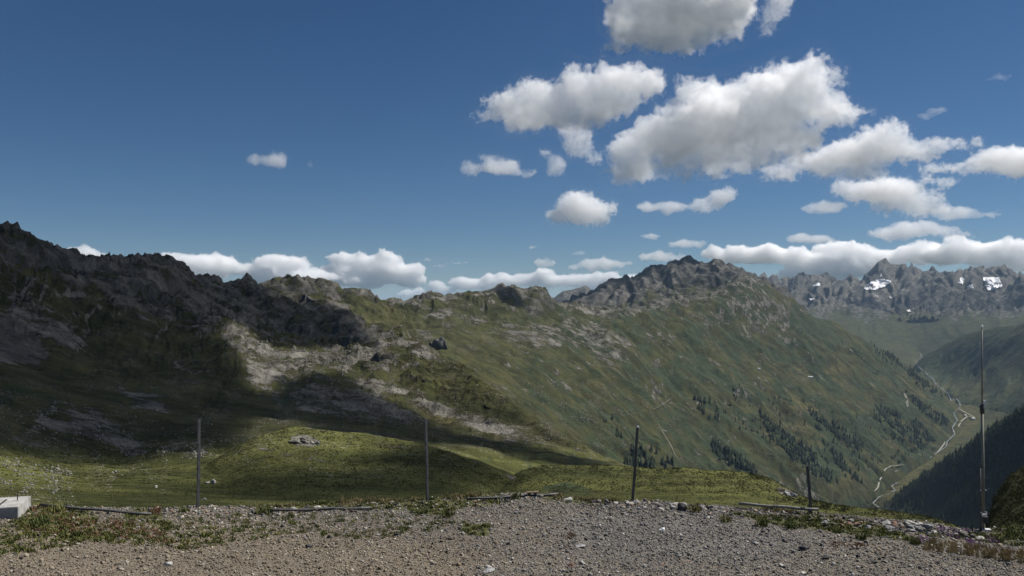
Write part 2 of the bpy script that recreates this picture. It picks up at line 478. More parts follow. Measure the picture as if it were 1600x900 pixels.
# ---- the middle ridge and the long green valley slope
def rough_mid(px, py):
    hi = interp(SKY_MID, px)
    v = py - hi
    crag = (1 - sstep(15, 70, v + 20 * nz(px, py, 50, 4))) * sstep(1320, 1100, px)
    return 0.08 + 0.17 * crag + 0.06 * sstep(0.1, 0.4, nz(px, py, 70, 5)) * sstep(1500, 1300, px)
def gully_mid(px, py, P):
    # drainage lines run down to the right, along the fall of the slope
    k = sstep(800, 1000, px)
    q = (py - 0.80 * (px - 1000)) + 22 * nz(px, py, 90, 70)
    l = px + py
    a = perlin(q / 46, l / 420, 71); b = perlin(q / 21, l / 210, 72); c = perlin(q / 10, l / 110, 73)
    hi = interp(SKY_MID, px)
    jag = (2.2 * perlin(px / 8, py / 8, 151) + 1.4 * perlin(px / 4, py / 4, 152)) * (1 - sstep(3, 14, py - hi)) * sstep(1220, 1160, px)
    v = sstep(4, 50, py - hi)
    right = (12.0 * (1 - 2 * np.abs(a)) + 6.5 * (1 - 2 * np.abs(b)) + 2.8 * (1 - 2 * np.abs(c))) * k * v * sstep(1520, 1440, px)
    q2 = px + 0.25 * py + 10 * nz(px, py, 50, 74)
    e = perlin(q2 / 15, py / 80, 75); g = perlin(q2 / 34, py / 120, 76)
    up = (2.2 * (1 - 2 * np.abs(e)) + 2.2 * (1 - 2 * np.abs(g))) * sstep(2, 10, py - hi) * (1 - sstep(30, 75, py - hi)) * (1 - k)
    return right + up + jag
ROCK_M = [[(411, 436), (464, 425), (510, 440), (560, 455), (560, 470), (520, 478), (470, 470), (430, 462)],
          [(770, 448), (865, 462), (880, 485), (850, 500), (800, 492), (780, 470)],
          [(640, 470), (700, 478), (760, 488), (760, 505), (700, 508), (655, 500)],
          [(780, 500), (860, 505), (905, 520), (900, 545), (850, 545), (790, 540), (770, 520)],
          [(860, 490), (930, 495), (985, 530), (990, 560), (950, 575), (900, 540)],
          [(985, 530), (1000, 545), (1030, 585), (1025, 590), (1000, 560)],
          [(1090, 470), (1160, 440), (1200, 450), (1230, 480), (1240, 520), (1180, 500), (1120, 480)],
          [(1050, 480), (1100, 490), (1160, 505), (1220, 520), (1200, 530), (1120, 515), (1060, 500)],
          [(1125, 455), (1155, 440), (1150, 450), (1130, 462)],
          [(930, 545), (962, 570), (955, 575), (930, 555)]]
SHRUB_M = [[(820, 595), (880, 625), (940, 655), (960, 680), (900, 665), (850, 630)], [(890, 580), (925, 595), (920, 610), (895, 600)], [(1040, 640), (1110, 720), (1190, 745), (1120, 735), (1050, 690)],
           [(1150, 640), (1200, 680), (1260, 720), (1320, 755), (1260, 740), (1180, 700)], [(1240, 640), (1300, 660), (1380, 690), (1420, 700), (1340, 700), (1270, 680)], [(1000, 610), (1080, 660), (1100, 700), (1040, 670)],
           [(1080, 560), (1180, 600), (1200, 640), (1120, 620)], [(1330, 640), (1420, 660), (1440, 690), (1380, 690)], [(1060, 700), (1120, 720), (1180, 760), (1100, 740)]]
DRY_M = [[(1110, 570), (1170, 590), (1195, 612), (1160, 605)], [(1230, 575), (1310, 565), (1330, 580), (1270, 588)], [(1200, 600), (1280, 640), (1260, 650), (1200, 620)]]
def paint_mid(px, py, P, N):
    hi = interp(SKY_MID, px)
    w = nz(px, py, 26, 9)
    dg = nz((px * 0.6 + py * 0.8), (py - 0.8 * px) * 2.2, 60, 17)     # streaks along the slope
    slope = 1 - N[..., 2]
    rock = 0.14 + 0.30 * sstep(0.0, 0.5, -dg) * sstep(1350, 1150, px) * sstep(700, 560, py)
    rock = np.maximum(rock, 0.6 * sstep(0.42, 0.62, slope) * sstep(1350, 1200, px))
    cs = py - 0.8 * px + 14 * nz(px, py, 40, 88); al = px + 0.8 * py
    st = perlin(cs / 9, al / 60, 85) + 0.6 * perlin(cs / 4.5, al / 26, 86)  # streaks of cover that also imitate gully relief shading
    st2 = perlin(cs / 16, al / 110, 87)
    kk = sstep(720, 880, px)
    rock = rock + 0.16 * sstep(0.15, 0.6, st) * kk * sstep(1420, 1250, px)  # pale scree streaks, doubling as painted lit ribs
    for i, pl in enumerate(ROCK_M): rock = np.maximum(rock, (0.50 if i != 6 else 0.42) * soft_poly(px + 18 * w, py + 14 * w, pl, 14))
    rock = np.maximum(rock, 0.55 * (1 - sstep(3, 16, py - hi + 8 * w)) * sstep(1240, 1180, px))
    dk = 0.35 + 0.6 * np.maximum(soft_poly(px, py, ROCK_M[0], 8), soft_poly(px, py, ROCK_M[1], 6))
    shrub = 0.26 + 0.34 * sstep(-0.15, 0.3, dg) * sstep(800, 1000, px) + 0.12 * sstep(0.0, 0.4, nz(px * 0.6 + py * 0.8, (py - 0.8 * px) * 2.6, 24, 19))
    shrub = shrub + (0.26 * sstep(0.1, 0.6, -st) + 0.22 * sstep(0.0, 0.35, st2)) * kk  # dark shrub streaks, doubling as painted shade in the gullies
    for pl in SHRUB_M: shrub = np.maximum(shrub, 0.66 * soft_poly(px + 20 * w, py + 12 * w, pl, 16))
    dry = 0.2 + 0.4 * sstep(0.0, 0.5, nz(px, py, 70, 23))
    for pl in DRY_M: dry = np.maximum(dry, 1.0 * soft_poly(px + 12 * w, py + 6 * w, pl, 8))
    speck = 0.30 + 0.25 * sstep(0.0, 0.4, dg) * sstep(1200, 900, px)
    return (rock, shrub, dry), (speck, dk, 0 * rock)
mc = [zcurve(-1000, [(350, 1700), (700, 1750), (900, 1900), (1100, 2400), (1300, 3300), (1400, 4200), (1520, 5400)]),
      C([(350, 700), (700, 700), (850, 740), (1000, 775), (1100, 790), (1200, 800), (1290, 806), (1350, 800), (1380, 775), (1400, 745), (1440, 722), (1480, 700), (1520, 712)], [(350, 1750), (700, 1800), (850, 1900), (1000, 2150), (1200, 2900), (1290, 3450), (1380, 4150), (1440, 5000), (1480, 5500), (1520, 5600)]),
      C([(350, 620), (560, 620), (700, 640), (850, 690), (1000, 730), (1100, 745), (1200, 760), (1290, 765), (1350, 755), (1390, 735), (1440, 707), (1480, 685), (1520, 705)], [(350, 1900), (700, 1950), (850, 2050), (1000, 2350), (1200, 3050), (1290, 3600), (1390, 4500), (1440, 5200), (1480, 5700), (1520, 5700)]),
      C([(350, 560), (560, 560), (660, 570), (760, 595), (870, 630), (1000, 668), (1100, 690), (1200, 705), (1300, 715), (1380, 705), (1440, 680), (1485, 662), (1520, 700)], [(350, 2100), (700, 2150), (850, 2300), (1000, 2700), (1200, 3500), (1300, 4050), (1400, 4900), (1485, 6000), (1520, 5800)]),
      C([(350, 520), (560, 515), (660, 525), (760, 540), (870, 560), (1000, 590), (1100, 610), (1200, 630), (1300, 645), (1380, 645), (1440, 640), (1485, 645), (1520, 698)], [(350, 2350), (700, 2400), (850, 2600), (1000, 3100), (1200, 4050), (1300, 4600), (1400, 5450), (1485, 6300), (1520, 5850)]),
      C([(350, 490), (460, 478), (560, 488), (640, 505), (760, 508), (870, 515), (1000, 530), (1100, 535), (1200, 550), (1300, 575), (1380, 595), (1440, 615), (1485, 635), (1520, 696)], [(350, 2550), (700, 2700), (850, 2950), (1000, 3550), (1200, 4650), (1300, 5200), (1400, 6000), (1485, 6500), (1520, 5900)]),
      C(SKY_MID, R_MID) + ('skyline',),
      C(off(SKY_MID, 25), [(x, r * 1.1) for x, r in R_MID]) + ('skyline',),
      zcurve(-900, [(x, r * 1.45) for x, r in R_MID])]
S_MID = sheet('valley_slope', 352, 1518, mc, [8, 24, 46, 46, 44, 36, 8, 5], rough_mid, paint_mid, gully=gully_mid)

# ---- the dark rocky massif behind the slope
def paint_main(px, py, P, N):
    w = nz(px, py, 20, 40)
    hi = interp(SKY_MAIN, px)
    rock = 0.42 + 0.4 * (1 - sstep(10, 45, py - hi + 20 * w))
    dk = 0.6 + 0.5 * sstep(1040, 1100, px + 25 * w) + 0.3 * (1 - sstep(4, 22, py - hi))  # dark rock; the right side is darkened further as painted shade
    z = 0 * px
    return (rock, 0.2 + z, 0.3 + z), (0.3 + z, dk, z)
def gully_main(px, py, P):
    hi = interp(SKY_MAIN, px)
    q = px - 0.9 * py + 9 * nz(px, py, 40, 77)
    a = perlin(q / 22, (px + py) / 90, 78); b = perlin((px + 0.7 * py) / 16, py / 60, 79)
    return (5 * (1 - 2 * np.abs(a)) + 3.2 * (1 - 2 * np.abs(b))) * sstep(1, 12, py - hi) + (2.4 * perlin(px / 7, py / 9, 66) + 1.6 * (1 - 2.4 * np.abs(perlin(px / 4, py / 6, 67)))) * (1 - sstep(2, 14, py - hi))
rm = U(6600)
nc = [zcurve(-500, U(4900)), C([(840, 530), (1260, 540)], U(5200)), C([(840, 505), (900, 490), (960, 478), (1060, 460), (1120, 446), (1180, 455), (1260, 500)], U(6000)), C(SKY_MAIN, rm) + ('skyline',), C(off(SKY_MAIN, 25), U(7100)) + ('skyline',), zcurve(-600, U(9000))]
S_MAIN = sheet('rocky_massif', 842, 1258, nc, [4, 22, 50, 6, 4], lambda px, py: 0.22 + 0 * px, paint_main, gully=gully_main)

# ---- valley floor, far basin and far range
def rough_val(px, py):
    return 0.018 + 0.2 * sstep(505, 475, py)
def paint_val(px, py, P, N):
    w = nz(px, py, 18, 41)
    slope = 1 - N[..., 2]
    up = sstep(515, 468, py + 26 * w + 22 * nz(px, py, 55, 42))
    rock = 0.1 + 0.62 * up + 0.2 * sstep(0.2, 0.5, slope) * up
    dk = 0.5 + 0.45 * sstep(-0.1, 0.3, nz(px, py, 26, 43))
    dk = np.maximum(dk, soft_poly(px, py, [(1490, 452), (1540, 458), (1575, 462), (1600, 445), (1720, 440), (1720, 488), (1600, 492), (1530, 488)], 6))  # shadow band across the far right, put into the rock tone
    shrub = 0.28 + 0.35 * sstep(0.0, 0.4, nz(px + 0.8 * py, py * 2, 40, 44)) * sstep(1440, 1480, px) * sstep(500, 530, py)
    floor = soft_poly(px + 4 * w, py, [(1350, 795), (1380, 730), (1440, 705), (1475, 680), (1485, 640), (1440, 590), (1425, 560), (1440, 560), (1500, 620), (1540, 640), (1530, 660), (1480, 700), (1400, 780)], 7)
    shrub = shrub * (1 - floor)
    dry = 0.15 + 0.45 * floor
    return (rock, shrub, dry), (0.25 + 0 * px, dk, 0 * px)
vc = [zcurve(-1000, U(3000)),
      C([(1130, 840), (1300, 812), (1365, 795), (1400, 778), (1450, 790), (1500, 800), (1800, 830)], U(3900)),
      C([(1130, 740), (1300, 745), (1383, 738), (1413, 727), (1450, 725), (1500, 735), (1600, 760), (1800, 780)], U(4900)),
      C([(1130, 690), (1300, 700), (1440, 700), (1476, 690), (1510, 690), (1600, 700), (1800, 700)], U(5600)),
      C([(1130, 640), (1300, 660), (1440, 660), (1500, 655), (1540, 650), (1600, 640), (1800, 600)], U(6500)),
      C([(1130, 600), (1300, 620), (1400, 618), (1450, 612), (1484, 617), (1540, 600), (1600, 580), (1800, 530)], U(7700)),
      C([(1130, 550), (1250, 545), (1380, 572), (1430, 580), (1449, 580), (1480, 560), (1530, 540), (1600, 520), (1800, 470)], U(9300)),
      C([(1130, 530), (1250, 520), (1350, 540), (1400, 552), (1431, 562), (1455, 553), (1480, 540), (1525, 523), (1600, 504), (1800, 450)], U(10700)),
      C([(1130, 480), (1230, 468), (1300, 482), (1370, 490), (1430, 495), (1500, 490), (1550, 488), (1600, 488), (1800, 470)], U(12300)),
      C([(1130, 460), (1240, 458), (1300, 464), (1340, 462), (1400, 455), (1440, 448), (1475, 440), (1500, 452), (1540, 458), (1570, 462), (1585, 452), (1600, 446), (1700, 440), (1800, 440)], U(13300)),
      C(SKY_FAR, U(15200)) + ('skyline',), C(off(SKY_FAR, 20), U(16000)) + ('skyline',), zcurve(-300, U(19000))]
def gully_val(px, py, P):
    hi = interp(SKY_FAR, px)
    a = perlin((px - 0.5 * py) / 17, py / 40, 80); b = perlin((px + 0.8 * py) / 12, py / 30, 81)
    return (6.5 * (1 - 2 * np.abs(a)) + 4.0 * (1 - 2 * np.abs(b)) + 8.0 * (1 - 2 * np.abs(perlin((px + 0.3 * py) / 40, py / 90, 155)))) * sstep(505, 470, py) * sstep(1, 9, py - hi) + (1.6 * perlin(px / 6, py / 8, 68) + 1.2 * perlin(px / 3.2, py / 5, 69)) * (1 - sstep(2, 12, py - hi)) + 2.0 * (1 - 2 * np.abs(perlin((px - 0.9 * py + 25 * nz(px, py, 50, 84)) / 34, (py + px) / 90, 83))) * sstep(600, 560, py) * sstep(480, 520, py)
S_VAL = sheet('valley', 1132, 1790, vc, [4, 16, 14, 12, 12, 14, 14, 20, 24, 34, 34, 6, 4], rough_val, paint_val, gully=gully_val)

# buttress, a shadow band put into its tone, in front of the far range, and the slope on the right of the upper valley
SKY_BUT = [(1405, 492), (1425, 476), (1440, 466), (1452, 455), (1462, 449), (1470, 446), (1478, 451), (1485, 448), (1497, 456), (1515, 457), (1540, 461), (1570, 464), (1585, 453), (1600, 446), (1650, 440), (1720, 445), (1800, 440)]
def paint_but(px, py, P, N):
    w = nz(px, py, 16, 46); z = 0 * px
    return (0.72 - 0.4 * sstep(480, 494, py + 8 * w), 0.3 + z, 0.2 + z), (z, 0.55 + 0.45 * sstep(1480, 1520, px + 14 * w), z)  # right end darker: shadow painted into the rock tone
def gully_but(px, py, P):
    q = px + 0.8 * py + 8 * nz(px, py, 30, 47)
    return (5.0 * (1 - 2 * np.abs(perlin(q / 13, py / 50, 48))) + 2.5 * (1 - 2 * np.abs(perlin(q / 6.5, py / 30, 49)))) * sstep(0, 8, py - interp(SKY_BUT, px))
bc = [C([(1400, 500), (1430, 503), (1470, 508), (1600, 507), (1800, 500)], U(12050)), C([(1400, 491), (1430, 494), (1470, 499), (1600, 498), (1800, 490)], U(12250)), C([(1400, 491), (1430, 484), (1470, 474), (1500, 476), (1600, 466), (1800, 456)], U(12500)), C(SKY_BUT, U(12800)) + ('skyline',), C(off(SKY_BUT, 14), U(13000)) + ('skyline',), zcurve(-300, U(13400))]
S_BUT = sheet('rocky_buttress', 1404, 1790, bc, [4, 12, 24, 5, 4], lambda px, py: 0.2 + 0 * px, paint_but, gully=gully_but)
SKY_RS = [(1400, 600), (1425, 580), (1436, 564), (1449, 554), (1477, 539), (1502, 528), (1523, 522), (1560, 512), (1600, 504), (1700, 476), (1800, 440)]
def paint_rs(px, py, P, N):
    w = nz(px, py, 18, 145); z = 0 * px
    st = nz(px + 0.9 * py, (py - 0.8 * px) * 0.4, 30, 146)
    return (0.16 + 0.2 * sstep(0.1, 0.5, -st) * sstep(540, 500, py), 0.42 + 0.35 * sstep(-0.2, 0.35, st), 0.15 + z), (0.2 + z, 0.4 + z, z)
def gully_rs(px, py, P):
    q = px + 0.9 * py + 14 * nz(px, py, 40, 147)
    return (4.5 * (1 - 2 * np.abs(perlin(q / 34, (py - px) / 150, 148))) + 2.2 * (1 - 2 * np.abs(perlin(q / 15, (py - px) / 90, 149)))) * sstep(2, 25, py - interp(SKY_RS, px))
R_RS = [(1400, 9300), (1449, 9300), (1523, 8900), (1600, 8300), (1800, 7200)]
sc_ = [zcurve(-1000, [(x, r * 0.7) for x, r in R_RS]), C([(1400, 625), (1440, 600), (1462, 612), (1484, 628), (1540, 648), (1600, 640), (1800, 600)], [(1400, 8300), (1462, 8000), (1484, 7400), (1540, 6700), (1600, 6400), (1800, 5600)]),
       C([(1400, 612), (1430, 584), (1449, 583), (1477, 590), (1523, 594), (1600, 580), (1800, 520)], [(1400, 8800), (1477, 8500), (1540, 7800), (1600, 7300), (1800, 6400)]), C(SKY_RS, R_RS) + ('skyline',), C(off(SKY_RS, 20), [(x, r * 1.07) for x, r in R_RS]) + ('skyline',), zcurve(-900, [(x, r * 1.25) for x, r in R_RS])]
S_RS = sheet('side_slope', 1402, 1790, sc_, [4, 26, 36, 6, 4], lambda px, py: 0.04 + 0 * px, paint_rs, gully=gully_rs, step=2.0)

# small distant ridge left of the massif
SKY_DIST = [(835, 485), (862, 466), (871, 460), (880, 456), (898, 455), (907, 453), (915, 449), (921, 452), (926, 456), (945, 465), (975, 480)]
def paint_dist(px, py, P, N):
    z = 0 * px
    return (0.6 + z, 0.2 + z, z), (z, 0.6 + z, z)
dc = [zcurve(-400, U(9000)), C(off(SKY_DIST, 25), U(10500)) + ('skyline',), C(SKY_DIST, U(11500)) + ('skyline',), C(off(SKY_DIST, 15), U(12200)) + ('skyline',), zcurve(-400, U(14000))]
S_DIST = sheet('distant_ridge', 836, 974, dc, [4, 20, 5, 4], lambda px, py: 0.10 + 0 * px, paint_dist)

# ---- near right forest slope
SKY_FOR = [(1300, 850), (1377, 790), (1417, 760), (1452, 735), (1488, 710), (1523, 686), (1559, 659), (1600, 636), (1700, 585), (1800, 540)]
R_FOR = [(1300, 4200), (1377, 3950), (1452, 3500), (1523, 3100), (1600, 2700), (1800, 2100)]
def paint_for(px, py, P, N):
    w = nz(px, py, 22, 50)
    z = 0 * px
    gap = soft_poly(px + 6 * w, py + 6 * w, [(1440, 800), (1490, 770), (1545, 735), (1560, 735), (1520, 770), (1470, 805), (1440, 815)], 8)
    return (0.1 + z, 0.45 * (1 - gap) + 0.1, 0.1 + 0.1 * gap), (z + 0.2, z + 0.5, z)
fc = [zcurve(-1000, [(x, r * 0.62) for x, r in R_FOR]), C([(1300, 860), (1377, 850), (1480, 880), (1600, 900), (1800, 900)], [(x, r * 0.72) for x, r in R_FOR]),
      C([(1300, 855), (1377, 815), (1450, 805), (1523, 780), (1600, 750), (1800, 690)], [(x, r * 0.86) for x, r in R_FOR]), C(SKY_FOR, R_FOR) + ('skyline',), C(off(SKY_FOR, 25), [(x, r * 1.08) for x, r in R_FOR]) + ('skyline',), zcurve(-1000, [(x, r * 1.3) for x, r in R_FOR])]
S_FOR = sheet('forest_slope', 1302, 1790, fc, [4, 26, 44, 6, 4], lambda px, py: 0.04 + 0 * px, paint_for, step=2.2)

# ---- near meadows
SKY_KNOLL = [(150, 860), (230, 800), (300, 745), (340, 716), (380, 692), (405, 682), (450, 668), (470, 667), (501, 672), (562, 677), (602, 683), (636, 689), (670, 696), (697, 705), (721, 715), (754, 723), (788, 735), (815, 748), (832, 765), (850, 785), (880, 830)]
R_KNOLL = [(150, 130), (300, 230), (450, 330), (560, 320), (697, 270), (815, 220), (880, 180)]
def paint_knoll(px, py, P, N):
    w = nz(px, py, 24, 53)
    rock = 0.13 + 0.7 * np.maximum(soft_poly(px + 5 * w, py + 4 * w, [(455, 684), (480, 680), (500, 690), (490, 698), (462, 696)], 4), soft_poly(px + 6 * w, py + 3 * w, [(785, 738), (805, 745), (830, 770), (815, 768)], 5))
    rock = np.maximum(rock, 0.42 * soft_poly(px + 8 * w, py + 4 * w, [(580, 686), (640, 690), (700, 708), (720, 722), (650, 712), (590, 700)], 8))
    rock = np.maximum(rock, 0.40 * soft_poly(px + 8 * w, py + 4 * w, [(380, 690), (430, 700), (520, 715), (560, 722), (510, 727), (420, 712)], 6))
    shrub = 0.2 + 0.35 * sstep(0.0, 0.4, nz(px, py, 40, 54)) * sstep(715, 740, py)
    return (rock, shrub, 0.25 + 0.5 * sstep(0, 0.4, nz(px, py, 40, 55))), (0.40 + 0 * px, 0.3 + 0 * px, 0.9 + 0 * px)
kc = [zcurve(-60, U(45)), C([(150, 900), (300, 820), (900, 830)], U(80)), C([(150, 880), (300, 775), (400, 765), (500, 762), (600, 762), (700, 765), (880, 835)], U(140)),
      C([(150, 870), (300, 757), (400, 728), (484, 722), (540, 730), (600, 726), (700, 730), (760, 745), (880, 832)], U(200)),
      C(SKY_KNOLL, R_KNOLL) + ('skyline',), C(off(SKY_KNOLL, 20), [(x, r * 1.25) for x, r in R_KNOLL]) + ('skyline',), zcurve(-140, [(x, r * 1.8) for x, r in R_KNOLL])]
S_KNOLL = sheet('meadow_knoll', 152, 878, kc, [4, 20, 40, 70, 6, 4], lambda px, py: 0.05 + 0 * px, paint_knoll, lam_max_px=50)

SKY_MEAD = [(690, 860), (740, 790), (790, 752), (815, 735), (850, 727), (901, 727), (962, 727), (996, 730), (1043, 733), (1070, 730), (1104, 735), (1137, 735), (1171, 740), (1205, 748), (1225, 760), (1249, 773), (1272, 782), (1306, 789), (1381, 797), (1452, 807), (1491, 820), (1560, 850), (1700, 900)]
R_MEAD = [(690, 150), (815, 260), (960, 330), (1100, 330), (1205, 270), (1272, 180), (1381, 110), (1491, 60), (1700, 40)]
def paint_mead(px, py, P, N):
    w = nz(px, py, 24, 56)
    rock = 0.06 + 0.62 * np.maximum(soft_poly(px + 4 * w, py + 3 * w, [(1212, 760), (1235, 765), (1252, 775), (1235, 777), (1215, 770)], 4), 0)
    rock = np.maximum(rock, 0.45 * soft_poly(px + 4 * w, py + 3 * w, [(1215, 752), (1240, 762), (1255, 775), (1240, 770)], 4))
    shrub = 0.15 + 0.5 * soft_poly(px + 8 * w, py + 4 * w, [(850, 760), (890, 750), (920, 762), (930, 775), (850, 775)], 6)
    return (rock, shrub, 0.25 + 0.4 * sstep(0.1, 0.4, nz(px, py, 60, 57))), (0.22 + 0 * px, 0.3 + 0 * px, 0.9 + 0 * px)
ec = [zcurve(-45, U(32)), C([(690, 870), (800, 830), (1381, 835), (1491, 850), (1700, 930)], [(690, 60), (1272, 60), (1491, 40), (1700, 30)]),
      C([(690, 865), (760, 800), (830, 770), (1000, 768), (1150, 772), (1272, 795), (1381, 808), (1491, 828), (1700, 910)], [(690, 120), (1000, 140), (1272, 110), (1381, 80), (1491, 50), (1700, 34)]),
      C(SKY_MEAD, R_MEAD) + ('skyline',), C(off(SKY_MEAD, 20), [(x, r * 1.2) for x, r in R_MEAD]) + ('skyline',), zcurve(-160, [(x, r * 1.7) for x, r in R_MEAD])]
S_MEAD = sheet('meadow', 692, 1690, ec, [4, 24, 90, 6, 4], lambda px, py: 0.022 + 0 * px, paint_mead, lam_max_px=30)

# ---- mossy rock knoll at the right
SKY_RK = [(1490, 880), (1520, 850), (1545, 815), (1552, 785), (1566, 762), (1580, 742), (1600, 728), (1660, 715), (1760, 730), (1900, 800)]
def paint_rk(px, py, P, N):
    w = nz(px, py, 14, 58)
    z = 0 * px
    return (0.30 + 0.35 * w, 0.45 + 0.3 * w, 0.3 + z), (z + 0.3, z + 0.8, z)
rc = [zcurve(-18, U(19)), C([(1490, 900), (1545, 850), (1600, 830), (1900, 860)], U(21)), C([(1490, 890), (1545, 830), (1600, 785), (1700, 780), (1900, 830)], U(25)), C(SKY_RK, U(31)) + ('skyline',), C(off(SKY_RK, 30), U(35)) + ('skyline',), zcurve(-25, U(50))]
S_RK = sheet('rocky_knoll', 1492, 1890, rc, [4, 22, 40, 6, 4], lambda px, py: 0.09 + 0 * px, paint_rk)

# ---- one base sheet under everything, out to the horizon
def base_ground():
    k = 96; rr = [2500, 5000, 9000, 16000, 30000, 60000]
    V = [(0, 0, -1040)]
    for r in rr:
        for i in range(k):
            a = 2 * math.pi * i / k
            V.append((r * math.sin(a), r * math.cos(a), -1040 + (10 * math.sin(5 * a) if r < 20000 else 0)))
    T = [(0, 1 + (i + 1) % k, 1 + i) for i in range(k)]
    Q = []
    for j in range(len(rr) - 1):
        for i in range(k):
            a = 1 + j * k + i; b = 1 + j * k + (i + 1) % k
            Q.append((a, b, b + k, a + k))
    me = mesh_np('ground', np.array(V, dtype=float), Q, T)
    for nm, c in (('mask', (0.15, 0.4, 0.2, 1)), ('mask2', (0.1, 0.4, 0, 1))):
        a_ = me.attributes.new(nm, 'FLOAT_COLOR', 'POINT')
        a_.data.foreach_set('color', np.tile(np.array(c, dtype=np.float32), len(V)))
    tag(link('ground', me, MAT_ALPINE), kind='structure')
base_ground()

# look-up: visible surface point for a photo pixel
_LX = np.concatenate([s['px'].ravel() for s in SHEETS]); _LY = np.concatenate([s['py'].ravel() for s in SHEETS])
_LP = np.concatenate([s['P'].reshape(-1, 3) for s in SHEETS]); _LR = np.concatenate([s['r'].ravel() for s in SHEETS])
_LN = np.concatenate([s['N'].reshape(-1, 3) for s in SHEETS])
_zb = np.full((300, 520), np.inf); 
_ix = np.floor((np.nan_to_num(_LX, nan=-1e6) + 100) / 4).astype(int); _iy = np.floor(np.nan_to_num(_LY, nan=-1e6) / 4).astype(int)
_ok = (_ix >= 0) & (_ix < 520) & (_iy >= 0) & (_iy < 300)
np.minimum.at(_zb, (_iy[_ok], _ix[_ok]), _LR[_ok])
_VIS = np.zeros(len(_LX), dtype=bool)
_VIS[_ok] = _LR[_ok] < _zb[_iy[_ok], _ix[_ok]] * 1.25
_VX, _VY, _VP, _VN, _VR = _LX[_VIS], _LY[_VIS], _LP[_VIS], _LN[_VIS], _LR[_VIS]
def surf(px, py, rad=6):
    d = (_VX - px) ** 2 + (_VY - py) ** 2
    c = np.argsort(d)[:3]
    return _VP[c[0]].copy()
def sheet_surf(S, px, py):
    """Point of one terrain piece at a photo pixel (bilinear between its nearest vertices, front-most)."""
    d = (S['px'] - px) ** 2 + (S['py'] - py) ** 2
    d = np.where(np.isnan(d), 1e12, d)
    k = np.argsort(d.ravel())[:6]
    w = 1 / (d.ravel()[k] + 0.3)
    return (S['P'].reshape(-1, 3)[k] * w[:, None]).sum(0) / w.sum()
# ------------------------------------------------------------------ clouds
CLOUD_MFP, CLOUD_LAM = 2.3, 0.36
def cloud_skin():
    """Thin veil on a cloud's hull; the body is the vapour inside it."""
    k = NT('cloud_veil'); k.n.remove(k.b)
    tr = k.node('ShaderNodeBsdfTransparent')
    df = k.node('ShaderNodeBsdfDiffuse'); df.inputs['Color'].default_value = (0.9, 0.9, 0.9, 1)
    mx = k.node('ShaderNodeMixShader'); mx.inputs[0].default_value = 0.01
    k.l.new(tr.outputs[0], mx.inputs[1]); k.l.new(df.outputs[0], mx.inputs[2])
    k.l.new(mx.outputs[0], k.out.inputs['Surface'])
    return k.m
def cloud_vapour(dens, lam):
    """Vapour whose density rises from the hull inwards and is frayed by noise lam metres across."""
    k = NT('cloud_vapour'); k.n.remove(k.b)
    vol = k.node('ShaderNodeVolumePrincipled')
    vol.inputs['Color'].default_value = (1, 1, 1, 1)
    vol.inputs['Anisotropy'].default_value = 0.3
    d = k.attr('density').outputs['Fac']
    n = k.noise(k.pos(), 1.0 / lam, 5.0, 0.72)
    e = k.math('SUBTRACT', d, k.math('MULTIPLY', k.math('SUBTRACT', n, 0.27), FRAY))
    k.l.new(k.math('MULTIPLY', k.ramp(e, 0.0, 0.28), dens), vol.inputs['Density'])
    vol.inputs['Density Attribute'].default_value = ''
    k.l.new(vol.outputs[0], k.out.inputs['Volume'])
    return k.m
FRAY = 2.3
def cloud_dense(dens):
    k = NT('cloud_vapour'); k.n.remove(k.b)
    vol = k.node('ShaderNodeVolumePrincipled'); vol.inputs['Color'].default_value = (1, 1, 1, 1); vol.inputs['Density'].default_value = dens
    k.l.new(vol.outputs[0], k.out.inputs['Volume'])
    s = cloud_skin().node_tree
    tr = k.node('ShaderNodeBsdfTransparent'); df = k.node('ShaderNodeBsdfDiffuse'); mx = k.node('ShaderNodeMixShader'); mx.inputs[0].default_value = 0.04
    k.l.new(tr.outputs[0], mx.inputs[1]); k.l.new(df.outputs[0], mx.inputs[2]); k.l.new(mx.outputs[0], k.out.inputs['Surface'])
    return k.m
M_VEIL = cloud_skin()
_cm = {}
def vapour(d, lam):
    d = float('%.2g' % d); lam = float('%.2g' % lam)
    if (d, lam) not in _cm: _cm[d, lam] = cloud_vapour(d, lam)
    return _cm[d, lam]
def fill_with_vapour(o, voxel, band, mat):
    g = bpy.data.node_groups.new('cloud_fill', 'GeometryNodeTree')
    g.interface.new_socket('Geometry', in_out='INPUT', socket_type='NodeSocketGeometry')
    g.interface.new_socket('Geometry', in_out='OUTPUT', socket_type='NodeSocketGeometry')
    gi = g.nodes.new('NodeGroupInput'); go = g.nodes.new('NodeGroupOutput')
    mv = g.nodes.new('GeometryNodeMeshToVolume'); sm = g.nodes.new('GeometryNodeSetMaterial')
    mv.resolution_mode = 'VOXEL_SIZE'
    mv.inputs['Density'].default_value = 1.0; mv.inputs['Voxel Size'].default_value = voxel; mv.inputs['Interior Band Width'].default_value = band
    sm.inputs['Material'].default_value = mat
    L = g.links.new
    oi = g.nodes.new('GeometryNodeObjectInfo'); oi.transform_space = 'RELATIVE'; oi.inputs['Object'].default_value = o
    L(oi.outputs['Geometry'], mv.inputs['Mesh']); L(mv.outputs[0], sm.inputs['Geometry']); L(sm.outputs[0], go.inputs[0])
    vd = bpy.data.volumes.new('vapour'); vd.materials.append(mat)
    vo = bpy.data.objects.new('vapour', vd); COL.objects.link(vo); vo.parent = o
    md = vo.modifiers.new('vapour', 'NODES'); md.node_group = g

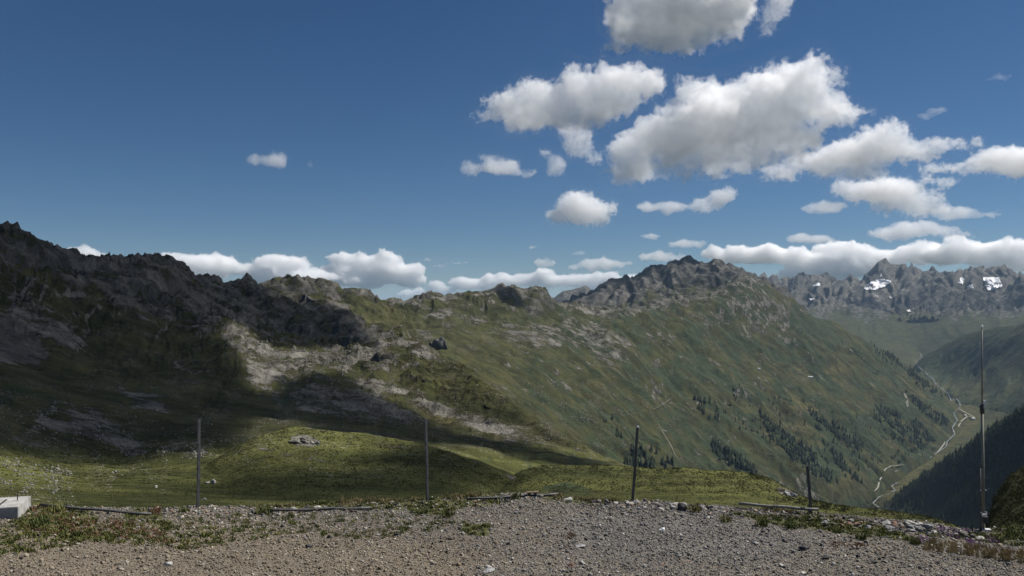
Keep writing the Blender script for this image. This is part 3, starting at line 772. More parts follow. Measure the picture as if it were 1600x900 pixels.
def gridnoise(shape, lam, rng):
    out = rng.standard_normal([int(math.ceil(n / lam)) + 5 for n in shape]).astype(np.float32)
    for ax, n in enumerate(shape):
        p = np.arange(n) / lam + 1 + rng.random()
        i = np.floor(p).astype(int); f = p - i
        W = np.zeros((n, out.shape[ax]), dtype=np.float32)
        w = ((1 - f) ** 3 / 6, (3 * f ** 3 - 6 * f ** 2 + 4) / 6, (-3 * f ** 3 + 3 * f ** 2 + 3 * f + 1) / 6, f ** 3 / 6)
        for q in range(4): W[np.arange(n), i - 1 + q] += w[q]
        out = np.moveaxis(np.tensordot(W, out, axes=(1, ax)), 0, ax)
    return out * 2.2

def surface_nets(F, h, origin):
    F = np.pad(F, 1, constant_values=5.0)
    S = F < 0
    cnt = np.zeros(tuple(n - 1 for n in F.shape), dtype=np.uint8)
    for a in (0, 1):
        for b in (0, 1):
            for c in (0, 1):
                cnt += S[a:F.shape[0] - 1 + a, b:F.shape[1] - 1 + b, c:F.shape[2] - 1 + c]
    act = (cnt > 0) & (cnt < 8)
    I = np.argwhere(act)
    idx = np.full(act.shape, -1, dtype=np.int32); idx[act] = np.arange(len(I))
    cs = [(a, b, c) for a in (0, 1) for b in (0, 1) for c in (0, 1)]
    V8 = np.stack([F[I[:, 0] + a, I[:, 1] + b, I[:, 2] + c] for a, b, c in cs], 1)
    acc = np.zeros((len(I), 3)); num = np.zeros(len(I))
    for e in range(8):
        for f in range(e + 1, 8):
            d = [cs[f][k] - cs[e][k] for k in range(3)]
            if sum(abs(v) for v in d) != 1: continue
            a, b = V8[:, e], V8[:, f]
            m = (a < 0) != (b < 0)
            t = np.where(m, a / (a - b + 1e-12), 0)
            for k in range(3): acc[:, k] += m * (cs[e][k] + t * d[k])
            num += m
    V = (I + acc / num[:, None] - 1) * h + np.asarray(origin)
    Q = []
    for ax in range(3):
        o1, o2 = [(1, 2), (2, 0), (0, 1)][ax]
        s0 = [slice(None)] * 3; s1 = [slice(None)] * 3
        s0[ax] = slice(0, -1); s1[ax] = slice(1, None)
        ch = S[tuple(s0)] != S[tuple(s1)]
        E = np.argwhere(ch)
        E = E[(E[:, o1] > 0) & (E[:, o2] > 0)]
        E = E[(E[:, o1] < act.shape[o1]) & (E[:, o2] < act.shape[o2])]
        def cell(d1, d2):
            J = E.copy(); J[:, o1] -= d1; J[:, o2] -= d2
            return idx[J[:, 0], J[:, 1], J[:, 2]]
        q = np.stack([cell(1, 1), cell(0, 1), cell(0, 0), cell(1, 0)], 1)
        flip = ~S[E[:, 0], E[:, 1], E[:, 2]]
        q[flip] = q[flip][:, ::-1]
        Q.append(q)
    Q = np.concatenate(Q)
    # drop crumbs: pieces far smaller than the largest
    lab = np.arange(len(V))
    for _ in range(200):
        new = lab.copy()
        mn = lab[Q].min(1)
        for c in range(4): np.minimum.at(new, Q[:, c], mn)
        new = new[new]
        if (new == lab).all(): break
        lab = new
    u_, inv, ct = np.unique(lab, return_inverse=True, return_counts=True)
    keep = ct[inv] > max(12, 0.02 * ct.max())
    re_ = np.cumsum(keep) - 1
    return V[keep], re_[Q[keep[Q[:, 0]]]]

def make_cloud(puffs, rng_m, label, seed, amp=1.0, mfp=4.0, vox=2.2, group=None, depth=0.55):
    """A cumulus from ellipsoid puffs given as (px, py, rx, ry) seen at range rng_m."""
    rng = np.random.default_rng(seed)
    pf = np.array(puffs, dtype=float)
    x0, x1 = (pf[:, 0] - pf[:, 2]).min(), (pf[:, 0] + pf[:, 2]).max()
    frag = []
    for q in pf:                                         # long flat puffs are rows of small ragged ones
        if q[2] > 2.2 * q[3]:
            if rng_m > 35000 and q[2] > 70: continue
            m = int(np.clip(2.0 * q[2] / q[3], 4, 14))
            for t in np.linspace(-1, 1, m):
                rr = q[3] * rng.uniform(0.6, 1.25) * (0.45 + 0.55 * math.sqrt(1 - 0.96 * t * t))
                frag.append((q[0] + t * q[2] * 0.92, q[1] + rng.uniform(-0.35, 0.25) * q[3], rr * rng.uniform(1.1, 1.9), rr))
        else: frag.append(tuple(q))
    pf = np.array(frag)
    if rng_m > 35000 and x1 - x0 > 130:                 # heaped tops of the far banks
        m = int((x1 - x0) / 9); ex = []
        for _ in range(m):
            q = pf[rng.integers(0, len(pf))]; x = q[0] + rng.uniform(-0.9, 0.9) * q[2]
            y = q[1] - q[3] * math.sqrt(max(0.05, 1 - ((x - q[0]) / q[2]) ** 2)) * rng.uniform(0.2, 1.0)
            r = rng.uniform(3.5, 9); ex.append((x, y + rng.uniform(-2, 10), r * 1.6, r))
        pf[:, 3] *= 0.72; pf[:, 2] *= 0.85
        pf = np.concatenate([pf, np.array(ex)])
    cx = 0.5 * ((pf[:, 0] - pf[:, 2]).min() + (pf[:, 0] + pf[:, 2]).max())
    s = rng_m / F_PX
    dx, dy, _ = pix_dir(cx, HORIZON)
    n = np.array([dx, dy, 0.0]); u = np.array([dy, -dx, 0.0])
    E = []
    for x, y, a, b in pf:
        ddx, ddy, ddz = pix_dir(x, y)
        k = rng_m / (ddx * n[0] + ddy * n[1])
        p = np.array([ddx, ddy, ddz]) * k
        d = depth * min(a, 1.5 * b + 10)
        E.append((p @ u / s, rng.uniform(-0.25, 0.25) * d, (p[2] + EYE[2]) / s, a, d, b))
    big = max(min(a, b) for _, _, _, a, _, b in E)
    vox = min(vox, max(0.9, big / 5.0))
    E2 = list(E)
    for (x, w, z, a, d, b) in E:                       # smaller turrets over the puff's skin
        m = int(np.clip(a * b / 60, 3, 26))
        for _ in range(m):
            t = rng.standard_normal(3); t /= np.linalg.norm(t)
            q = rng.uniform(0.18, 0.42) * min(a, b)
            zz = t[2] if t[2] > 0 else t[2] * 0.7
            E2.append((x + t[0] * (a - q * 0.3), w + t[1] * (d - q * 0.3), z + zz * (b - q * 0.3), q * 1.15, q, q * 0.9))
    E = np.array(E2)
    pad = 6 + 0.55 * big * amp
    lo = (E[:, :3] - E[:, 3:6]).min(0) - pad; hi = (E[:, :3] + E[:, 3:6]).max(0) + pad
    # flat-ish base
    sh = tuple(np.ceil((hi - lo) / vox).astype(int) + 1)
    F = np.full(sh, 30.0, dtype=np.float32)
    ax = [lo[i] + np.arange(sh[i]) * vox for i in range(3)]
    for e in E:
        rad = e[3:6]; mx = rad + 12
        i0 = [max(0, int((e[i] - mx[i] - lo[i]) / vox)) for i in range(3)]
        i1 = [min(sh[i], int((e[i] + mx[i] - lo[i]) / vox) + 2) for i in range(3)]
        X = (ax[0][i0[0]:i1[0]] - e[0])[:, None, None] / rad[0]
        Y = (ax[1][i0[1]:i1[1]] - e[1])[None, :, None] / rad[1]
        Z = (ax[2][i0[2]:i1[2]] - e[2])[None, None, :] / np.where(ax[2][i0[2]:i1[2]] < e[2], rad[2] * 0.9, rad[2])[None, None, :]
        d = (np.sqrt(X * X + Y * Y + Z * Z) - 1) * rad.min()
        sub = F[i0[0]:i1[0], i0[1]:i1[1], i0[2]:i1[2]]
        np.minimum(sub, d, out=sub)
    lam = max(7.0, big * 1.1)
    first = True
    while lam > 2.0 * vox:
        g = gridnoise(sh, lam / vox, rng)
        if first: F += 0.06 * lam * amp * g
        else: F += 0.20 * lam * amp * (0.55 - np.abs(g)) + 0.13 * lam * amp * g
        first = False
        lam *= 0.56
    F -= 0.46 * min(big, 24)
    if F.min() > -1.0: F += -1.0 - F.min()
    V, Q = surface_nets(F, 1.0, (0, 0, 0))
    V = V * vox + lo
    W = (V[:, :1] * u + V[:, 1:2] * n + V[:, 2:3] * np.array([0, 0, 1.0])) * s
    W += n * rng_m
    c = W.mean(0)
    me = mesh_np('cloud', W - c, Q)
    o = link('cloud', me, M_VEIL)
    far = rng_m > 30000
    band = float(np.clip((0.4 if far else 0.6) * big, 2.5, 22.0))
    if far: mfp = mfp * 0.55
    fill_with_vapour(o, vox * s * 1.0, band * s, vapour(1.0 / (CLOUD_MFP * mfp * s), CLOUD_LAM * s * np.clip(0.9 * big, 6, 40)))
    o.location = c
    tag(o, label, 'cloud', group)
    return o

CLOUDS = [
 ('large cut-off cloud with a grey belly at the top edge of the sky', 4600, [(1060, 20, 95, 48), (990, 48, 42, 32), (1115, 28, 52, 38), (1040, 56, 75, 26), (962, 74, 24, 13), (1000, 12, 45, 35), (1138, 58, 18, 13), (1060, -30, 90, 40)], 1.0, 7, 2.4),
 ('narrow torn wisp beside the cut-off cloud at the top of the sky', 4700, [(1212, 14, 14, 16), (1200, 38, 8, 12), (1218, -8, 18, 16)], 1.3, 9, 2.0),
 ('long white cloud tapering to a point on its left, touching the largest cloud', 6300, [(762, 181, 26, 10), (798, 165, 36, 24), (830, 182, 42, 26), (832, 142, 26, 18), (870, 162, 42, 28), (915, 142, 42, 32), (960, 126, 46, 26), (998, 132, 36, 26), (895, 185, 55, 20), (945, 165, 45, 24)], 1.0, 7, 2.4),
 ('largest billowing cloud with a broad grey underside above the rocky peak', 7300, [(995, 262, 44, 22), (985, 240, 36, 24), (1045, 225, 52, 40), (1085, 150, 38, 34), (1060, 185, 34, 30), (1130, 195, 75, 52), (1190, 165, 62, 50), (1245, 130, 48, 36), (1280, 122, 32, 30), (1292, 160, 36, 34), (1150, 240, 100, 28), (1225, 222, 52, 24), (1338, 172, 22, 12), (1066, 122, 20, 15), (1008, 279, 42, 10), (1090, 274, 22, 8), (1110, 150, 45, 30)], 1.0, 7, 2.4),
 ('ragged cloud trailing a thin tail, low on the flank of the largest cloud', 8000, [(1222, 272, 24, 10), (1272, 258, 40, 18), (1330, 244, 42, 20), (1380, 228, 32, 25), (1396, 204, 17, 14), (1422, 238, 34, 11), (1462, 229, 16, 7), (1508, 226, 24, 4), (1335, 266, 46, 8)], 1.1, 6, 2.2),
 ('bright cloud with a flat thin tongue, cut by the right edge of the sky', 8600, [(1478, 263, 32, 6), (1530, 262, 32, 8), (1570, 250, 32, 15), (1612, 255, 40, 20)], 1.0, 5, 2.2),
 ('layered medium cloud above the flat lens-shaped cloud', 9500, [(1345, 300, 32, 13), (1388, 300, 40, 20), (1420, 310, 40, 16), (1400, 324, 36, 8), (1470, 285, 17, 7), (1452, 326, 18, 7)], 1.1, 5, 2.2),
 ('small flat cloud beside the layered medium cloud', 9500, [(1285, 326, 26, 7), (1300, 323, 18, 8)], 1.0, 5, 2.0),
 ('small cloud drawn out into a thin tail below the layered medium cloud', 10500, [(1488, 333, 26, 9), (1530, 336, 22, 3)], 1.0, 5, 2.0),
 ('flat lens-shaped cloud above the long bank over the snowy peaks', 13000, [(1398, 364, 32, 8), (1448, 359, 42, 11), (1492, 367, 22, 4)], 1.0, 5, 2.0),
 ('small rounded flat cloud just above the long bank', 14000, [(1258, 374, 18, 8), (1278, 375, 20, 6)], 1.0, 5, 2.0),
 ('faint thin wisp alone in the deep blue on the right', 6000, [(1446, 180, 12, 4), (1462, 174, 12, 4)], 1.4, 18, 1.8),
 ('barely visible shred high in the deep blue on the right', 6000, [(1562, 121, 14, 3), (1548, 124, 6, 2)], 1.4, 26, 1.8),
 ('compact puffy cloud with a flat base, alone below the long white cloud', 10500, [(882, 338, 20, 9), (903, 325, 28, 22), (925, 332, 24, 15), (948, 328, 11, 8), (905, 340, 40, 8)], 0.8, 5, 2.0),
 ('flat low cloud beside the lumpy rising one', 9800, [(1035, 325, 34, 7), (1008, 324, 10, 5)], 1.1, 5, 2.0),
 ('lumpy small cloud rising to a knob', 9800, [(1103, 323, 22, 8), (1125, 308, 17, 12), (1140, 300, 8, 5)], 1.1, 5, 2.0),
 ('broken pair of torn cloud scraps below the pointed end of the long cloud', 7500, [(733, 264, 11, 9), (782, 263, 26, 12), (818, 270, 16, 5), (770, 246, 18, 3), (800, 252, 12, 5)], 1.4, 9, 2.0),
 ('torn scrap hanging beneath the long white cloud', 7000, [(903, 226, 18, 20), (893, 206, 14, 8), (925, 245, 11, 9)], 1.5, 9, 2.0),
 ('smaller torn scrap beside the hanging scrap', 7200, [(870, 258, 12, 12), (852, 240, 6, 5)], 1.5, 9, 2.0),
 ('small double cloud alone in the open blue over the dark mountain', 7500, [(398, 250, 9, 7), (428, 253, 15, 9), (438, 243, 6, 4)], 1.3, 8, 2.0),
 ('tiny faint shred beside the small double cloud', 7500, [(486, 258, 4, 4)], 1.3, 14, 1.6),
 ('flat white cloud touching the top of the rocky peak', 20000, [(1028, 402, 25, 6), (1050, 403, 20, 4)], 1.5, 4, 2.0),
 ('thin flat cloud over the rocky peak', 20000, [(1073, 383, 24, 5), (1088, 381, 14, 4)], 1.5, 4, 2.0),
 ('tiny cloud fleck over the flank of the rocky peak', 20000, [(1017, 370, 11, 4)], 1.5, 4, 1.8),
 ('tiny pale fleck over the middle ridge', 22000, [(832, 387, 6, 2.6)], 1.5, 5, 1.6),
 ('tiny flat fleck between the middle ridge and the rocky peak', 22000, [(902, 395, 11, 2.6)], 1.5, 6, 1.6),
 ('small round cloud above the low bank over the middle ridge', 26000, [(852, 412, 15, 5), (845, 411, 8, 5)], 1.5, 4, 1.8),
 ('small heaped cloud above the low bank, nearest the rocky peak', 26000, [(932, 415, 24, 7), (945, 411, 16, 6), (966, 413, 12, 5), (905, 418, 12, 4)], 1.5, 4, 1.8),
 ('heaped cloud rising behind the stepped crest of the dark mountain', 38000, [(285, 406, 32, 11), (320, 416, 38, 15), (345, 408, 16, 9), (300, 430, 50, 12), (368, 418, 14, 4)], 1.15, 4, 1.8),
 ('domed cloud rising behind the grey rock peak', 38000, [(440, 413, 30, 10), (430, 430, 33, 14), (480, 434, 38, 12)], 1.15, 4, 1.8),
 ('tall heaped cloud bank with a bright jagged top, between peak and middle ridge', 40000, [(540, 404, 20, 8), (560, 424, 52, 16), (610, 420, 42, 17), (600, 404, 20, 7), (642, 424, 18, 9), (540, 438, 60, 12), (600, 438, 50, 11)], 1.15, 4, 1.8),
 ('small cloud peeping over the crest of the dark mountain', 38000, [(128, 398, 18, 8), (116, 395, 9, 5), (150, 402, 13, 4)], 1.15, 4, 1.8),
 ('small cloud puff low over the dip in the middle ridge', 45000, [(642, 459, 15, 6), (655, 456, 8, 5)], 1.1, 4, 1.8),
 ('knotted small cloud low over the middle ridge', 45000, [(684, 447, 9, 7), (690, 453, 16, 5), (676, 445, 6, 4)], 1.1, 4, 1.8),
 ('faint flat wisps above the dip in the middle ridge', 36000, [(675, 406, 10, 2.6), (712, 411, 16, 3), (690, 416, 12, 2)], 1.3, 9, 1.8),
 ('low lumpy cloud bank along the middle ridge', 45000, [(740, 443, 32, 9), (790, 440, 24, 9), (838, 437, 36, 10), (890, 439, 40, 10), (920, 438, 16, 7), (850, 450, 78, 7), (960, 440, 30, 7)], 1.15, 4, 1.8),
 ('long cloud bank behind the rocky peak', 42000, [(1150, 402, 34, 13), (1205, 401, 42, 14), (1255, 402, 44, 15), (1200, 420, 100, 14), (1290, 425, 60, 12)], 1.15, 4, 1.8),
 ('heaped cloud bank behind the highest snowy peak', 42500, [(1322, 393, 36, 14), (1330, 410, 66, 18), (1395, 404, 50, 15), (1440, 398, 38, 15), (1390, 422, 90, 12)], 1.15, 4, 1.8),
 ('grey-bellied cloud bank over the snowfield, at the right edge of the sky', 42000, [(1500, 396, 44, 17), (1560, 400, 48, 15), (1610, 388, 30, 13), (1530, 418, 90, 11), (1600, 412, 50, 14)], 1.15, 4, 1.8),
]
for i, (lab, rg, pf, amp, mfp, vox) in enumerate(CLOUDS):
    make_cloud(pf, rg, lab, 100 + i, amp, mfp, vox)

# clouds overhead, out of the frame, whose shade lies on the left slopes
SHADE = [
 [(-140, 300), (300, 300), (500, 440), (542, 483), (578, 515), (590, 532), (560, 540), (540, 541), (480, 545), (448, 543), (416, 535), (384, 511), (359, 496), (350, 520), (377, 553), (391, 582), (395, 603), (427, 621), (441, 606), (430, 590), (507, 583), (542, 583),
  (585, 611), (613, 625), (649, 643), (706, 668), (724, 681), (805, 684), (839, 698), (889, 711), (979, 726), (940, 728), (866, 725), (822, 716), (781, 705), (737, 696), (677, 696), (602, 683), (501, 671), (472, 657), (405, 654), (381, 684), (354, 705), (270, 708),
  (186, 730), (101, 725), (27, 711), (-140, 690)],
 [(395, 722), (484, 722), (540, 740), (590, 735), (610, 712), (660, 700), (700, 703), (754, 722), (815, 746), (845, 790), (330, 790), (420, 758)],
 [(768, 445), (784, 472), (805, 482), (850, 478), (872, 480), (872, 445)],
]
M_SHEET = cloud_dense(0.036)
def shade_clouds():
    H, h = 1500.0, 4.5
    V = _VP[(_VR > 30) & (_VR < 4200)]; X = _VX[(_VR > 30) & (_VR < 4200)]; Y = _VY[(_VR > 30) & (_VR < 4200)]
    sh = np.zeros(len(X), dtype=bool)
    for p in SHADE: sh |= in_poly(X, Y, p)
    # the mountain's own peak behind the dark slope stays lit
    sh &= ~((Y < interp(SKY_LEFT, X) - 2) & (X > 405) & (X < 720))
    k = (H - V[:, 2]) / SUN_DIR[2]
    G = V[:, :2] + SUN_DIR[:2] * k[:, None]
    lo = G[sh].min(0) - 160; hi = G[sh].max(0) + 160
    n = np.ceil((hi - lo) / h).astype(int) + 1
    ij = np.floor((G - lo) / h).astype(int)
    ok = ((ij >= 0) & (ij < n)).all(1)
    a = np.zeros(n); b = np.zeros(n)
    np.add.at(a, tuple(ij[ok & sh].T), 1.0); np.add.at(b, tuple(ij[ok & ~sh].T), 1.0)
    def blur(m, times):
        for _ in range(times):
            m = np.pad(m, 1, mode='edge')
            m = 0.25 * m[:-2] + 0.5 * m[1:-1] + 0.25 * m[2:]
            m = 0.25 * m[:, :-2] + 0.5 * m[:, 1:-1] + 0.25 * m[:, 2:]
        return m
    occ = np.zeros(n); wt = np.zeros(n)
    aa, bb = np.minimum(a, 6), np.minimum(b, 6)
    for t, w in ((1, 1.0), (3, 0.05), (10, 0.002), (40, 1e-4), (150, 1e-5)):
        aa2, bb2 = blur(aa, t), blur(bb, t)
        occ += w * aa2; wt += w * (aa2 + bb2)
    f = blur(occ / (wt + 1e-9), 1)
    gx = lo[0] + np.arange(n[0]) * h; gy = lo[1] + np.arange(n[1]) * h
    GX, GY = np.meshgrid(gx, gy, indexing='ij')
    f = f + 0.14 * fbm(GX / 60, GY / 60, 4, 90)
    edge = np.minimum(np.minimum(np.arange(n[0])[:, None], n[0] - 1 - np.arange(n[0])[:, None]), np.minimum(np.arange(n[1])[None], n[1] - 1 - np.arange(n[1])[None]))
    f = f * sstep(2, 20, edge)
    T = np.where(f > 0.5, 1, 0) * (22 + 24 * sstep(0.5, 0.95, blur(f, 3)) * (1 + 0.6 * fbm(GX / 120, GY / 120, 4, 92)))
    T = T * (1 + 1.4 * sstep(300, 180, GY))
    T = blur(T, 1) * (f > 0.47)
    core = (T > 1.0) & ((np.degrees(np.arctan2(H - 60, np.hypot(GX, GY))) > 21.3) | (GY < 0))
    # label connected pieces
    lab = np.zeros(n, dtype=int); cur = 0
    todo = core.copy()
    pieces = []
    while todo.any():
        seed = np.zeros(n, dtype=bool); seed[tuple(np.argwhere(todo)[0])] = True
        while True:
            g = seed.copy()
            g[1:] |= seed[:-1]; g[:-1] |= seed[1:]; g[:, 1:] |= seed[:, :-1]; g[:, :-1] |= seed[:, 1:]
            g &= todo
            if (g == seed).all(): break
            seed = g
        todo &= ~seed
        if seed.sum() > 40: pieces.append(seed)
    pieces.sort(key=lambda s: -s.sum())
    labels = ['broad cloud overhead that shades the dark mountain and its basin', 'cloud overhead that shades the near meadow', 'cloud overhead that shades the middle ridge', 'small cloud overhead beside the broad one']
    for k_, m in enumerate(pieces[:8]):
        vi = np.full(n, -1); vi[m] = np.arange(m.sum()); c = m.sum()
        # cells with all four corners in the piece
        q = m[:-1, :-1] & m[1:, :-1] & m[1:, 1:] & m[:-1, 1:]
        I = np.argwhere(q)
        top = np.stack([vi[I[:, 0], I[:, 1]], vi[I[:, 0] + 1, I[:, 1]], vi[I[:, 0] + 1, I[:, 1] + 1], vi[I[:, 0], I[:, 1] + 1]], 1)
        bot = top[:, ::-1] + c
        ed = {}
        E = np.concatenate([top[:, [0, 1]], top[:, [1, 2]], top[:, [2, 3]], top[:, [3, 0]]])
        key = np.sort(E, 1); key = key[:, 0].astype(np.int64) * (c + 1) + key[:, 1]
        u_, inv, ct = np.unique(key, return_inverse=True, return_counts=True)
        B = E[ct[inv] == 1]
        side = np.stack([B[:, 1], B[:, 0], B[:, 0] + c, B[:, 1] + c], 1)
        pts = np.stack([GX[m], GY[m]], 1)
        vt = np.concatenate([np.column_stack([pts, H + 0.6 * T[m]]), np.column_stack([pts, H - 0.4 * T[m] - 1])])
        ctr = vt.mean(0)
        used = np.unique(np.concatenate([top.ravel(), bot.ravel()]))
        re = np.full(2 * c, -1); re[used] = np.arange(len(used))
        if len(top) == 0: continue
        me = mesh_np('cloud', vt[used] - ctr, re[np.concatenate([top, bot, side])])
        o = link('cloud', me, M_SHEET); o.location = ctr
        e = math.degrees(math.atan2(H, np.hypot(*ctr[:2])))
        print('shade cloud', k_, m.sum(), 'at', ctr, 'elev', e, 'min elev', np.degrees(np.arctan2(H, np.hypot(pts[:, 0], pts[:, 1]))).min())
        tag(o, labels[min(k_, 3)] if k_ < 3 else 'small stray cloud overhead beside the broad one', 'cloud', 'stray clouds overhead' if k_ >= 3 else None)
shade_clouds()
# ------------------------------------------------------------------ far things on the terrain
def ico(sub):
    bm = bmesh.new(); bmesh.ops.create_icosphere(bm, subdivisions=sub, radius=1.0)
    V = np.array([v.co[:] for v in bm.verts]); F = np.array([[v.index for v in f.verts] for f in bm.faces]); bm.free()
    return V, F
def rock_shape(rng, sub=2, flat=0.7, cuts=7, noise=0.12):
    V, F = ico(sub)
    V = V.copy()
    for _ in range(cuts):
        n = rng.standard_normal(3); n /= np.linalg.norm(n); d = rng.uniform(0.45, 0.85)
        k = V @ n - d
        V -= np.maximum(k, 0)[:, None] * n
    ph = rng.random(9) * 6
    V *= (1 + noise * (np.sin(3.1 * V[:, 0] + ph[0]) * np.sin(2.7 * V[:, 1] + ph[1]) + 0.6 * np.sin(6.3 * V[:, 2] + ph[2] + 3 * V[:, 0])))[:, None]
    V += rng.standard_normal(V.shape) * 0.025
    V *= np.array([1.0, rng.uniform(0.6, 0.95), flat])
    return V, F
def rock_mat(name, lo, hi, lich=0.0):
    k = NT(name)
    tc = k.node('ShaderNodeTexCoord').outputs['Object']
    oi = k.node('ShaderNodeObjectInfo').outputs['Random']
    n = k.noise(tc, 2.2, 10, 0.68); n2 = k.noise(tc, 9.0, 6, 0.7)
    c = k.mix(k.ramp(n, 0.34, 0.66), lo, hi)
    c = k.mix(k.math('MULTIPLY', k.ramp(n2, 0.55, 0.7), lich), c, (0.16, 0.165, 0.10))
    hsv = k.node('ShaderNodeHueSaturation'); k.l.new(c, hsv.inputs['Color'])
    k.l.new(k.math('MULTIPLY_ADD', oi, 0.7, 0.65), hsv.inputs['Value'])
    k.color(hsv.outputs[0])
    k.bump(k.math('ADD', n, k.math('MULTIPLY', n2, 0.4)), 0.6, 0.15)
    return k.m
M_BOULDER = rock_mat('boulder_stone', (0.11, 0.104, 0.09), (0.26, 0.245, 0.21), 0.6)
M_DARKROCK = rock_mat('dark_rock', (0.035, 0.036, 0.040), (0.10, 0.098, 0.095), 0.2)
M_PALEROCK = rock_mat('pale_stone', (0.26, 0.25, 0.225), (0.44, 0.425, 0.385), 0.15)
M_GREYROCK = rock_mat('grey_stone', (0.15, 0.148, 0.15), (0.33, 0.325, 0.32), 0.35)
M_REDROCK = rock_mat('rusty_stone', (0.15, 0.085, 0.06), (0.28, 0.18, 0.14), 0.1)
M_WHITEROCK = rock_mat('white_quartz', (0.52, 0.51, 0.49), (0.80, 0.79, 0.76), 0.0)

LIB = bpy.data.collections.new('scatter_library')
def lib_object(name, me, coll):
    o = bpy.data.objects.new(name, me); coll.objects.link(o); return o
def scatter(name, pts, rot, scl, variants, kind='stuff'):
    """Points of one mesh instanced with random variants (geometry nodes)."""
    coll = bpy.data.collections.new(name + '_library')
    for i, me in enumerate(variants): lib_object('%s_shape_%02d' % (name, i), me, coll)
    me = bpy.data.meshes.new(name); n = len(pts)
    me.vertices.add(n); me.vertices.foreach_set('co', np.asarray(pts, dtype=np.float32).ravel())
    for nm, arr in (('rot', rot), ('scl', scl)):
        a = me.attributes.new(nm, 'FLOAT_VECTOR', 'POINT'); a.data.foreach_set('vector', np.asarray(arr, dtype=np.float32).ravel())
    a = me.attributes.new('pick', 'INT', 'POINT'); a.data.foreach_set('value', (np.arange(n) * 7919 % len(variants)).astype(np.int32))
    o = link(name, me)
    g = bpy.data.node_groups.new(name + '_scatter', 'GeometryNodeTree')
    g.interface.new_socket('Geometry', in_out='INPUT', socket_type='NodeSocketGeometry')
    g.interface.new_socket('Geometry', in_out='OUTPUT', socket_type='NodeSocketGeometry')
    gi = g.nodes.new('NodeGroupInput'); go = g.nodes.new('NodeGroupOutput')
    ip = g.nodes.new('GeometryNodeInstanceOnPoints'); ci = g.nodes.new('GeometryNodeCollectionInfo')
    ci.inputs['Collection'].default_value = coll; ci.inputs['Separate Children'].default_value = True; ci.inputs['Reset Children'].default_value = True
    def na(nm, typ):
        q = g.nodes.new('GeometryNodeInputNamedAttribute'); q.data_type = typ; q.inputs['Name'].default_value = nm
        return [s for s in q.outputs if s.enabled][0]
    L = g.links.new
    L(gi.outputs[0], ip.inputs['Points']); L(ci.outputs[0], ip.inputs['Instance'])
    ip.inputs['Pick Instance'].default_value = True
    L(na('pick', 'INT'), ip.inputs['Instance Index']); L(na('rot', 'FLOAT_VECTOR'), ip.inputs['Rotation']); L(na('scl', 'FLOAT_VECTOR'), ip.inputs['Scale'])
    L(ip.outputs[0], go.inputs[0])
    md = o.modifiers.new('scatter', 'NODES'); md.node_group = g
    tag(o, kind=kind)
    return o

# boulder fields
def boulders():
    rng = np.random.default_rng(21)
    var = []
    for i in range(6):
        V, F = rock_shape(rng, 1, 0.75, 4, 0.1)
        me = mesh_np('boulder', V, tris=F, smooth=False); me.materials.append(M_BOULDER); var.append(me)
    pts, scl = [], []
    def add(S, polys, n, smin, smax, w=8, region=None):
        px, py = S['px'], S['py']
        m = np.zeros(px.shape)
        for p in polys: m = np.maximum(m, soft_poly(px, py, p, w))
        m *= 0.15 + 1.0 * sstep(-0.1, 0.45, nz(px, py, 22, 33))
        # constant density per picture area
        m = m.ravel(); m = np.nan_to_num(m)
        k = rng.choice(len(m), n, p=m / m.sum())
        P = S['P'].reshape(-1, 3)[k].copy(); r = S['r'].ravel()[k]
        s = r / F_PX * (smin + (smax - smin) * rng.random(n) ** 3.0)
        P[:, :2] += rng.uniform(-1, 1, (n, 2)) * (r / F_PX)[:, None] * 0.8
        P[:, 2] += s * 0.15
        pts.append(P); scl.append(s)
    add(S_LEFT, SCREE_L[1:2] + SCREE_L[3:6], 5200, 0.5, 2.0)
    add(S_LEFT, [SCREE_L[2], SCREE_L[8]], 2600, 0.6, 2.8)
    add(S_LEFT, [[(0, 640), (330, 640), (420, 700), (300, 720), (0, 720)]], 1500, 0.5, 2.2, 20)
    add(S_LEFT, [[(-20, 715), (330, 715), (380, 790), (-20, 800)]], 260, 0.4, 1.5, 20)
    add(S_LEFT, [SCREE_L[8]], 800, 0.4, 2.0, 16)
    add(S_LEFT, [[(450, 600), (600, 600), (900, 700), (980, 730), (880, 720), (700, 680), (560, 650)]], 2600, 0.4, 1.5, 14)
    add(S_KNOLL, [[(360, 680), (480, 690), (600, 725), (560, 735), (420, 730), (360, 720)], [(570, 680), (640, 690), (740, 730), (700, 740), (580, 705)]], 900, 0.4, 1.7, 12)
    add(S_KNOLL, [[(350, 670), (700, 680), (850, 790), (330, 790)]], 900, 0.4, 1.7, 14)
    add(S_MEAD, [[(780, 735), (1250, 740), (1250, 790), (780, 790)]], 160, 0.35, 1.2, 20)
    add(S_MID, [ROCK_M[3], ROCK_M[4]], 1500, 0.4, 1.4, 12)
    add(S_MID, [[(800, 590), (830, 600), (950, 670), (1000, 690), (990, 700), (930, 670), (810, 605)]], 500, 0.4, 1.7, 8)
    add(S_MID, [[(880, 560), (1080, 620), (1060, 680), (960, 650), (880, 600)]], 420, 0.35, 1.4, 20)
    add(S_MID, [[(780, 500), (1200, 480), (1330, 560), (1300, 660), (1050, 700), (880, 640), (780, 560)]], 2600, 0.3, 1.1, 30)
    P = np.concatenate(pts); s = np.concatenate(scl); n = len(P)
    rot = rng.uniform(0, 6.28, (n, 3)); sc = s[:, None] * rng.uniform(0.7, 1.3, (n, 3))
    scatter('scattered_boulders', P, rot, sc, var)
boulders()

